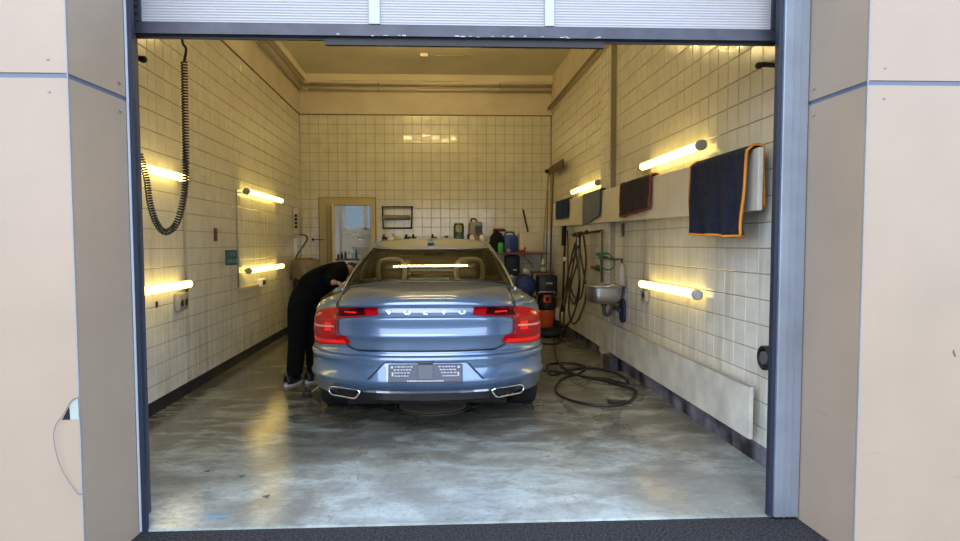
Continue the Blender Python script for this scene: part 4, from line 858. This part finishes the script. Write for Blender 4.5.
# black ceramic border + bright side trims + belt
def edge_line(i0, i1, v, s_): return [Vector(Gp(i, v, s_)) for i in range(i0, i1+1)]
rwb = MB()
loop = [Vector(Gp(i, .05, -1)) for i in range(gR, 0, -1)]+[Vector(Gp(i, .05, 1)) for i in range(0, gR+1)]+[Vector(Gp(gR, v, 1)) for v in (.2, .4, .6, .8)]+[Vector(Gp(i, .935, 1)) for i in range(gR, 0, -1)]+[Vector(Gp(i, .935, -1)) for i in range(0, gR+1)]+[Vector(Gp(gR, v, -1)) for v in (.8, .6, .4, .2)]
rwb.tube(loop, .006, 6, closed=True); obj('window_seal', rwb, M_TRIM, car)
iS0 = nGR+2; iS1 = nGR+len(SY)
for s_ in (1, -1):
    obj('window_chrome', MB().tube([Vector(Gp(i, .02, s_)) for i in range(nGR-1, iS1+1)], .008, 6).tube([Vector(Gp(i, .90, s_)) for i in range(iS0, iS1+1)]+[Vector(Gp(iS1, .02, s_))], .007, 6), M_CHROME, car)
# trunk lid
LID = [(.640, .50, -.004), (.648, .535, -.008), (.67, .575, -.012), (.70, .60, -.018), (.735, .645, -.034), (.745, .652, -.041), (.758, .655, -.036), (.768, .655, -.034), (.84, .655, -.041), (.868, .655, -.052), (.878, .655, -.056), (.884, .655, -.052), (.945, .655, -.026), (.952, .655, -.030), (.956, .655, -.080), (.966, .655, -.099), (.977, .655, -.101), (.990, .655, -.097), (1.005, .655, -.089), (1.018, .655, -.076), (1.029, .655, -.055), (1.036, .655, -.028)]
rows = []
for (z, wl_, dy) in LID:
    row = []
    for k in range(41):
        x = wl_*(-1+k/20); f_ = 1-.25*(abs(k-20)/20)**3 if z > .95 else 1
        zz = z+(-.018*(abs(x)/.655)**2.2 if z > .94 else (-.010*(abs(x)/.655)**2.2 if z > .87 else 0))-(.03*(abs(x)/.655)**3 if z > .98 else 0)*min(1, (z-.98)/.03+.3)
        row.append((x, rearY(x, min(z, .93))+dy*f_, zz))
    rows.append(row)
for y in (.14, .2, .28, .38, .5, .62, .72, .785):
    rows.append([(.655*(-1+k/20), y+.75*(rearY(.655*(-1+k/20), .93)-.085)*max(0, 1-y/.7), 0) for k in range(41)])
    rows[-1] = [(x, yy, ztop(x, yy)+.005) for x, yy, _ in rows[-1]]
lid = obj('trunk_lid', MB().grid(rows), M_PAINT, car, weld=True); solidify(lid, .003)
lid_edge = [Vector(rows[k][0])+Vector((-.003, .004, 0)) for k in range(len(rows)-1, -1, -1)]+[Vector(p)+Vector((0, .0, -.004)) for p in rows[0]]+[Vector(rows[k][-1])+Vector((.003, .004, 0)) for k in range(len(rows))]
obj('panel_gap', MB().tube(lid_edge, .0045, 6), M_TRIM, car)

def patch(poly, off, th=.006, s=1, yfun=rearY, step=.03):
    bm = bmesh.new(); vs = [bm.verts.new((s*p[0], 0, p[1])) for p in poly]; bm.faces.new(vs)
    xs = [s*p[0] for p in poly]; zz = [p[1] for p in poly]
    x = min(xs)+step
    while x < max(xs): bmesh.ops.bisect_plane(bm, geom=bm.verts[:]+bm.edges[:]+bm.faces[:], plane_co=(x, 0, 0), plane_no=(1, 0, 0)); x += step
    z = min(zz)+step
    while z < max(zz): bmesh.ops.bisect_plane(bm, geom=bm.verts[:]+bm.edges[:]+bm.faces[:], plane_co=(0, 0, z), plane_no=(0, 0, 1)); z += step
    for v in bm.verts: v.co.y = yfun(v.co.x, v.co.z)-off
    bmesh.ops.triangulate(bm, faces=[f for f in bm.faces if len(f.verts) > 4])
    r_ = bmesh.ops.extrude_face_region(bm, geom=bm.faces[:])
    for e_ in r_['geom']:
        if isinstance(e_, bmesh.types.BMVert): e_.co.y += th
    bmesh.ops.recalc_face_normals(bm, faces=bm.faces)
    me = bpy.data.meshes.new('patch'); bm.to_mesh(me); bm.free()
    for p in me.polygons: p.use_smooth = False
    return me
def lampY(x, z):
    q = min(1, max(0, (.70-abs(x))/.06)); a = rearY(x, z)-.014; b = rearY(x, min(z, .93))+interp(LID, z, 2)-.007
    return a+(min(a, b)-a)*q
LAMPP = [(.335, .902), (.355, .950), (.45, .949), (.56, .945), (.655, .938), (.76, .922), (.83, .900), (.875, .872), (.893, .84), (.898, .76), (.893, .68), (.88, .645), (.80, .652), (.70, .664), (.60, .676), (.548, .690), (.575, .738), (.62, .748), (.642, .768), (.647, .81), (.645, .85), (.625, .872), (.56, .878), (.45, .888)]
for s_, nm in ((-1, 'left'), (1, 'right')):
    lp = obj('tail_lamp', patch(LAMPP, 0, .05, s_, lampY), M_LAMPR, car)
    obj('dark_bar', patch([(.43, .900), (.45, .943), (.60, .936), (.645, .93), (.66, .885), (.645, .882), (.56, .886)], .002, .006, s_, lampY), M_LAMPD, lp)
    obj('light_segment', patch([(.50, .905), (.51, .930), (.585, .928), (.60, .908)], .0035, .006, s_, lampY), M_LAMPB, lp)
    obj('light_segment', patch([(.765, .76), (.765, .825), (.70, .825), (.70, .765)], .002, .006, s_, lampY), M_LAMPB, lp)
    obj('light_segment', patch([(.58, .685), (.60, .712), (.70, .700), (.82, .694), (.88, .70), (.88, .672), (.80, .668), (.70, .676)], .002, .006, s_, lampY), M_LAMPB, lp)
    obj('light_segment', patch([(.79, .893), (.83, .885), (.865, .858), (.855, .848), (.81, .872)], .002, .006, s_, lampY), mat('orange_red_lamp', (.9, .12, .03), .15, coat=1), lp)
    obj('clear_bar', patch([(.68, .795), (.68, .806), (.89, .790), (.89, .776)], .003, .006, s_, lampY), M_LAMPW, lp)
    obj('reflector', patch([(.665, .615), (.665, .622), (.80, .626), (.80, .618)], .004, .003, s_), M_TRIM, car) if False else None
    # bumper light-catcher reflector strip low
    ex = [(.475, .345), (.485, .325), (.505, .297), (.525, .290), (.69, .296), (.715, .306), (.725, .326), (.715, .348), (.69, .356), (.51, .356)]
    ey = lambda x, z: rearY(x, .40)+.0
    et = obj('exhaust_tip', MB().tube([Vector((s_*p[0], ey(p[0], p[1])-.012, p[1])) for p in ex], .007, 8, closed=True), M_CHROME, car)
    dk = MB(); n_ = len(ex); dk.add([(s_*p[0], ey(p[0], p[1])-.008, p[1]) for p in ex]+[(s_*(.56+(p[0]-.56)*.85), ey(p[0], p[1])+.12, .306+(p[1]-.306)*.8) for p in ex], [tuple((i, (i+1) % n_, (i+1) % n_+n_, i+n_)) for i in range(n_)]+[tuple(range(n_, 2*n_))])
    obj('exhaust_bore', dk, M_TRIM, et)
# black diffuser behind the tips, chrome strip, lower lip, recess
diff = obj('diffuser', patch([(-.66, .345), (.66, .345), (.64, .30), (.50, .288), (-.50, .288), (-.64, .30)], .006, .02, 1, lambda x, z: rearY(x, .40)+(.40-z)*.10, .05), M_TRIM, car)
obj('chrome_strip', patch([(-.455, .345), (-.455, .360), (.455, .360), (.455, .345)], .022, .012, 1, lambda x, z: rearY(x, .40), .1), M_CHROME, car)
# number plate recess: trapezoid relief lines and the plate carrier
RC = [(-.415, .436), (-.30, .556), (-.275, .566), (.275, .566), (.30, .556), (.415, .436)]
obj('recess_edge', MB().tube([Vector((x, rearY(x, z)-.002, z)) for x, z in RC], .006, 6), mat('paint_shadow_gap', (.04, .06, .09), .4), car)
obj('recess_panel', patch([(-.40, .438), (-.295, .552), (-.27, .561), (.27, .561), (.295, .552), (.40, .438)], .004, .004, 1, lambda x, z: rearY(x, .5)-.018+(z-.5)*.25, .06), M_PAINT, car)
pw = thing('number_plate_carrier', 'x', 'x'); pw.parent = car
for k_ in ('label', 'category'): del pw[k_]
pw.location = (0, -.016, .492); pw.rotation_euler = (-.2, 0, 0); pw.name = 'plate_carrier'
obj('carrier_board', MB().box(-.262, .262, -.012, .0, -.066, .064, .006), mat('dark_grey_carrier', (.06, .066, .085), .4), pw)
obj('centre_field', MB().box(-.055, .055, -.016, -.011, -.045, .058, .003), mat('mid_grey_field', (.08, .088, .105), .4), pw)
mk = MB()
for sx in (-1, 1):
    for rr0, z_ in enumerate((.045, .024, .003, -.019)):
        x = .09+.01*rr0
        while x < .215:
            ln = random.uniform(.008, .022); mk.box(min(sx*x, sx*(x+ln)), max(sx*x, sx*(x+ln)), -.0145, -.011, z_-.004, z_+.004); x += ln+random.uniform(.004, .009)
    mk.box(sx*.232-.006, sx*.232+.006, -.0145, -.011, -.02, .008); mk.box(sx*.236-.01, sx*.236+.008, -.0145, -.011, .035, .05)
x = -.13
while x < .13: ln = random.uniform(.007, .014); mk.box(x, x+ln, -.0145, -.011, -.06, -.050); x += ln+.004
obj('printed_marks', mk, mat('pale_print', (.40, .43, .47), .5), pw, kind='stuff')
obj('plate_lamp', MB().box(-.055, .055, -.012, .03, .066, .084, .004), M_TRIM, pw)
# bright letters on the trunk lid
for i, chh in enumerate('VOLVO'):
    cu = bpy.data.curves.new('letter', 'FONT'); cu.body = chh; cu.size = .044; cu.extrude = .004; cu.align_x = 'CENTER'; cu.align_y = 'CENTER'; cu.space_character = 1
    tmp = bpy.data.objects.new('tmp', cu); COL.objects.link(tmp); dg_ = bpy.context.evaluated_depsgraph_get(); me = bpy.data.meshes.new_from_object(tmp.evaluated_get(dg_)); bpy.data.objects.remove(tmp)
    x = -.262+.131*i; o = obj('letter', me, None, car); me.materials.clear(); me.materials.append(M_CHROME); o.location = (x, rearY(x, .915)-.044, .914); o.rotation_euler = (pi/2-.45, 0, 0); o.scale = (1.4, 1, 1)
# parking sensors, tow cover, seam line of bumper
for s_ in (-1, 1):
    for x, z in ((.80, .535), (.36, .575)): obj('parking_sensor', MB().lathe((s_*x, rearY(x, z)+.001, z), [(.012, .0), (.012, -.003), (.008, -.004)], 12, 'y'), M_PAINT, car)
obj('tow_cover', MB().tube([Vector((x, rearY(x, z)-.0005, z)) for x, z in ((.50, .455), (.53, .505), (.63, .505), (.66, .455))], .0022, 5, closed=True), MATS['paint_shadow_gap'], car)
# third brake light, shark fin
obj('brake_light', MB().box(-.17, .17, .95, .98, 1.098, 1.116, .003), mat('pale_led_strip', (.85, .95, .92), .4), car)
dv = MB()
for k in range(17): dv.box(-.165+k*.02, -.163+k*.02, .944, .952, 1.098, 1.116)
obj('led_divider', dv, M_TRIM, car)
fin = MB(); fin.add([(-.035, 1.74, 0), (.035, 1.74, 0), (.03, 2.0, .005), (-.03, 2.0, .005), (0, 1.76, .052), (0, 1.80, .056), (0, 1.98, .012)], [(0, 1, 4), (1, 2, 6, 5, 4), (3, 0, 4, 5, 6), (2, 3, 6), (0, 3, 2, 1)], False)
sf = obj('roof_antenna', fin, mat('pale_blue_fin', (.32, .38, .46), .25, .4, coat=1), car); sf.location = (0, -.02, 1.412)
# wheels
def wheel(x, y):
    s_ = 1 if x > 0 else -1
    t = obj('wheel', MB().lathe((0, 0, 0), [(.235, -.10), (.30, -.118), (.335, -.108), (.346, -.08), (.347, 0), (.346, .08), (.335, .108), (.30, .118), (.235, .10)], 40, 'x'), M_TYRE, car); t.location = (x, y, .347)
    obj('rim', MB().lathe((0, 0, 0), [(.236, -.10), (.225, -.09), (.215, .06), (.236, .10)], 36, 'x'), M_STEEL, t)
    sp_ = MB()
    for k in range(5):
        a = 2*pi*k/5; sp_.box(s_*.07-.012, s_*.07+.012, -.028, .028, .03, .23, .004, Matrix.Rotation(a, 4, 'X'))
    sp_.cyl((s_*.05, 0, 0), (s_*.09, 0, 0), .06, seg=16); obj('spokes', sp_, M_STEEL, t)
    gr = MB()
    for k in (-.05, 0, .05): gr.lathe((k, 0, 0), [(.3455, -.004), (.3485, -.003), (.3485, .003), (.3455, .004)], 40, 'x')
    return t
for x in (-.80, .80):
    for y in (RA, FA): wheel(x, y)
mb = MB()
for ya in (RA, FA):
    for s_ in (-1, 1):
        mb.grid([[(s_*xx, ya+.372*cos(pi*k/16), .345+.372*sin(pi*k/16)) for k in range(17)] for xx in (.55, .925)])
mb.box(-.60, .60, .30, 4.7, .20, .25).box(-.55, .55, .2, .9, .24, .60).box(-.55, .55, 3.7, 4.7, .24, .85)
obj('underbody', mb, M_INT, car)
# interior
it = obj('cabin_tub', MB().box(-.86, .86, .75, 3.75, .24, .30).box(-.88, -.84, .75, 3.75, .3, .94).box(.84, .88, .75, 3.75, .3, .94), M_INT, car)
obj('parcel_shelf', MB().box(-.70, .70, .86, 1.42, 1.035, 1.055, .004), mat('charcoal_shelf', (.045, .045, .042), .9), car)
M_SEAT = mat('charcoal_leather', (.035, .035, .037), .5); M_PIPG = mat('grey_beige_piping', (.85, .84, .76), .6)
st = obj('rear_seat', MB().box(-.68, .68, 1.40, 1.56, .50, 1.075, .03).box(-.68, .68, 1.5, 2.05, .35, .55, .04), M_SEAT, car)
def headrest(x, y, z, par):
    o = obj('headrest', MB().box(x-.105, x+.105, y-.04, y+.05, z, z+.165, .035), M_SEAT, par)
    obj('headrest_rim', MB().tube(spline([(x-.112, y-.02, z-.01), (x-.122, y-.02, z+.05), (x-.112, y-.02, z+.13), (x-.08, y-.02, z+.168), (x, y-.02, z+.178), (x+.08, y-.02, z+.168), (x+.112, y-.02, z+.13), (x+.122, y-.02, z+.05), (x+.112, y-.02, z-.01)], 4), .021, 8), M_PIPG, o)
for x in (-.36, .36): headrest(x, 1.47, 1.085, st)
for x in (-.37, .37):
    fs = obj('front_seat', MB().box(x-.25, x+.25, 2.38, 2.52, .45, 1.06, .04).box(x-.25, x+.25, 2.45, 2.95, .35, .52, .04).box(x-.13, x+.13, 2.36, 2.46, 1.06, 1.26, .03), M_SEAT, car)
obj('dashboard', MB().box(-.76, .76, 3.0, 3.5, .6, .98, .06), M_INT, car)
obj('steering_wheel', MB().tube([(-.37+.18*cos(a*pi/12), 2.92+.05*sin(a*pi/12), .93+.17*sin(a*pi/12)) for a in range(24)], .014, 8, closed=True).box(-.50, -.24, 2.92, 2.95, .90, .95, .008), M_TRIM, car)
obj('rear_mirror', MB().box(-.11, .11, 2.78, 2.81, 1.27, 1.33, .01), M_TRIM, car)
for s_ in (-1, 1):
    m_ = obj('door_mirror', MB().ball((s_*.90, 3.05, .985), .05, .09, .055, 14, 8), M_PAINT, car); obj('mirror_stalk', MB().box(min(s_*.83, s_*.90), max(s_*.83, s_*.90), 3.02, 3.08, .94, .96, .006), M_TRIM, m_)
    obj('door_handle', MB().box(min(s_*.938, s_*.952), max(s_*.938, s_*.952), 1.95, 2.15, .80, .825, .005), M_CHROME, car)
    obj('door_seam', MB().tube([(s_*.932, 2.3, .30), (s_*.934, 2.3, .62), (s_*.918, 2.3, .85), (s_*.885, 2.3, .95)], .004, 5), M_TRIM, car)
obj('fuel_cap', MB().lathe((.924, .95+.55, .78), [(.08, -.002), (.08, .003), (.07, .004)], 20, 'x'), M_PAINT, car) if False else None
obj('wheel_arch_trim', MB().tube([(.935, RA+.376*cos(pi*k/16), .345+.376*sin(pi*k/16)) for k in range(17)], .007, 6), M_PAINT, car)
obj('wheel_arch_trim', MB().tube([(-.935, RA+.376*cos(pi*k/16), .345+.376*sin(pi*k/16)) for k in range(17)], .007, 6), M_PAINT, car)

# ------------------------------------------------------------------ person
def skin(name, V, E, m, parent=None, sub=2, root=0):
    me = bpy.data.meshes.new(name); me.from_pydata([v[0] for v in V], E, []); o = bpy.data.objects.new(name, me); COL.objects.link(o)
    sm = o.modifiers.new('skin', 'SKIN'); sm.use_smooth_shade = True
    sub_ = o.modifiers.new('sub', 'SUBSURF'); sub_.levels = sub; sub_.render_levels = sub
    bpy.context.view_layer.update()
    if not me.skin_vertices:
        me.attributes.new('skin_vertex', 'FLOAT', 'POINT') if False else None
        bpy.context.view_layer.objects.active = o
        bpy.ops.mesh.customdata_skin_add()
    for i, v in enumerate(V):
        a = v[1]; me.skin_vertices[0].data[i].radius = a if isinstance(a, tuple) else (a, a); me.skin_vertices[0].data[i].use_root = (i == root)
    dg_ = bpy.context.evaluated_depsgraph_get(); m2 = bpy.data.meshes.new_from_object(o.evaluated_get(dg_)); bpy.data.objects.remove(o)
    for p in m2.polygons: p.use_smooth = True
    m2.materials.clear(); m2.materials.append(m)
    q = bpy.data.objects.new(name, m2); COL.objects.link(q)
    if parent: q.parent = parent
    return q
M_SKIN = mat('skin_tone', (.42, .24, .16), .55); M_TROU = mat('black_trousers', (.004, .0045, .006), .95, spec=.15, bump=.3, bscale=30); M_SHIRT = mat('black_shirt', (.003, .0033, .004), .95, spec=.15, bump=.3, bscale=30)
HIP = (-1.335, 6.66, .875); SPN = (-1.245, 6.70, 1.00); CH = (-1.08, 6.78, 1.105); NK = (-.96, 6.90, 1.13); HD = (-.90, 6.99, 1.12); HT2 = (-.86, 7.06, 1.08)
LH, LK, LA = (-1.385, 6.60, .84), (-1.385, 6.57, .46), (-1.43, 6.58, .09)
RH, RK, RAK = (-1.285, 6.74, .84), (-1.255, 6.72, .45), (-1.26, 6.73, .09)
LS, LE, LW = (-1.0, 6.66, 1.13), (-1.06, 6.50, 1.03), (-.97, 6.43, 1.03)
RS, RE, RW_ = (-1.04, 6.93, 1.10), (-1.06, 7.14, 1.0), (-.98, 7.28, 1.02)
body = skin('person', [(HIP, (.12, .10)), (SPN, (.11, .10)), (CH, (.13, .10)), (NK, .055), (HD, (.078, .085)), (HT2, (.068, .075)),
    (LH, .075), (LK, .05), (LA, .035), ((-1.40, 6.68, .04), .03), (RH, .075), (RK, .05), (RAK, .035), ((-1.20, 6.82, .04), .03),
    (LS, .05), (LE, .036), (LW, .025), (RS, .05), (RE, .036), (RW_, .025)],
    [(0, 1), (1, 2), (2, 3), (3, 4), (4, 5), (0, 6), (6, 7), (7, 8), (8, 9), (0, 10), (10, 11), (11, 12), (12, 13), (2, 14), (14, 15), (15, 16), (2, 17), (17, 18), (18, 19)], M_SKIN)
tag(body, 'person in black clothes bending over the left side of the car, back to the viewer', 'person')
skin('trousers', [(HIP, (.17, .15)), (SPN, (.14, .13)), (LH, .12), (LK, .095), ((-1.43, 6.575, .055), .085), (RH, .11), (RK, .09), ((-1.255, 6.725, .055), .08)], [(0, 1), (0, 2), (2, 3), (3, 4), (0, 5), (5, 6), (6, 7)], M_TROU, body)
skin('shirt', [((-1.325, 6.665, .88), (.18, .16)), (SPN, (.175, .165)), (CH, (.185, .15)), ((-.95, 6.88, 1.15), (.09, .09)), (LS, .10), (LE, .07), ((-1.0, 6.45, 1.03), .05), (RS, .078), (RE, .055), ((-1.0, 7.24, 1.015), .042)],
     [(0, 1), (1, 2), (2, 3), (2, 4), (4, 5), (5, 6), (2, 7), (7, 8), (8, 9)], M_SHIRT, body)
skin('hair', [((-.94, 6.96, 1.155), .055), ((-.895, 7.0, 1.155), .075), ((-.85, 7.06, 1.12), .07)], [(0, 1), (1, 2)], mat('dark_hair', (.015, .011, .009), .7), body, 2)
# face: eyes, nose, ears as parts
hd_ = Vector(HT2)
fdir = Vector((.55, .45, -.70)).normalized()
obj('nose', MB().ball(hd_+fdir*.085, .014, .014, .02, 8, 6), M_SKIN, body)
sdv = fdir.cross(Vector((0, 0, 1))).normalized()
for s_ in (-1, 1):
    obj('eye', MB().ball(hd_+fdir*.072+sdv*s_*.03+Vector((.02, .02, .02)), .011, seg=8, ring=6), M_WHITE, body); obj('ear', MB().ball(Vector(HD)+sdv*s_*.083, .012, .025, .032, 8, 6), M_SKIN, body)
obj('mouth', MB().tube([hd_+fdir*.078-Vector((.02, .02, .03))+sdv*.02, hd_+fdir*.082-Vector((.02, .02, .032)), hd_+fdir*.078-Vector((.02, .02, .03))-sdv*.02], .005, 6), mat('lip_tone', (.35, .13, .11), .5), body)
def hand(w0, dirv, side):
    w0 = Vector(w0); dv = Vector(dirv).normalized(); dn = Vector((0, 0, -1)); dn = (dn-dv*dn.dot(dv)).normalized(); sd_ = dv.cross(dn)*side
    V = [(w0, .024), (w0+dv*.05, (.034, .018)), (w0+dv*.08, (.036, .016))]; E_ = [(0, 1), (1, 2)]
    for k, (o_, ln) in enumerate(((-.030, .062), (-.011, .075), (.010, .072), (.029, .056))):
        i = len(V); b0 = w0+dv*.085+sd_*o_
        V += [(b0, .010), (b0+dv*ln*.5+dn*.006, .009), (b0+dv*ln*.8+dn*.022, .008), (b0+dv*ln*.9+dn*.038, .007)]; E_ += [(2, i), (i, i+1), (i+1, i+2), (i+2, i+3)]
    i = len(V); V += [(w0+dv*.035-sd_*.032, .012), (w0+dv*.06-sd_*.052+dn*.008, .010), (w0+dv*.085-sd_*.056+dn*.018, .008)]; E_ += [(1, i), (i, i+1), (i+1, i+2)]
    return skin('hand', V, E_, M_SKIN, body, 1)
hand(LW, (.75, -.1, -.25), 1); hand(RW_, (.75, .3, -.35), -1)
def shoe(p, ang):
    rows = []
    for i in range(9):
        q = i/8; y = -.09+.29*q; w_ = .042+.012*sin(pi*min(1, q*1.2)); w_ *= (1 if q < .85 else 1-(q-.85)*3.2); h_ = .085 if q < .35 else .085-.05*(q-.35)/.65
        if q in (0, 1): w_ *= .6
        rows.append([(w_*cos(a*pi/8)*(1 if 1 else 0), y, .022+max(0, (h_-.0)*sin(a*pi/8))) for a in range(9)])
    s_ = obj('shoe', MB().grid(rows), mat('black_shoe', (.012, .012, .014), .5), body, weld=True); s_.location = p; s_.rotation_euler = (0, 0, ang); solidify(s_, .004)
    sl = MB(); n_ = 16; pts = [(.054*cos(2*pi*k/n_), .055+.155*sin(2*pi*k/n_), 0) for k in range(n_)]; sl.poly(pts, (0, 0, .028)); so_ = obj('sole', sl, mat('pale_sole', (.5, .5, .5), .6), s_)
shoe((-1.455, 6.54, 0), -.35); shoe((-1.27, 6.68, 0), -.5)
t = obj('polishing_cloth', MB().grid([[(-.90+.012*sin(j*1.3)+i*.012, 6.37+j*.016, 1.015+.018*sin(i*1.1+j*.8)+.004*i) for j in range(9)] for i in range(7)]), mat('white_cloth', (.72, .72, .72), .9)); solidify(t, .008, 0); tag(t, "white cloth in the bending person's hand at the car's rear pillar", 'cloth')
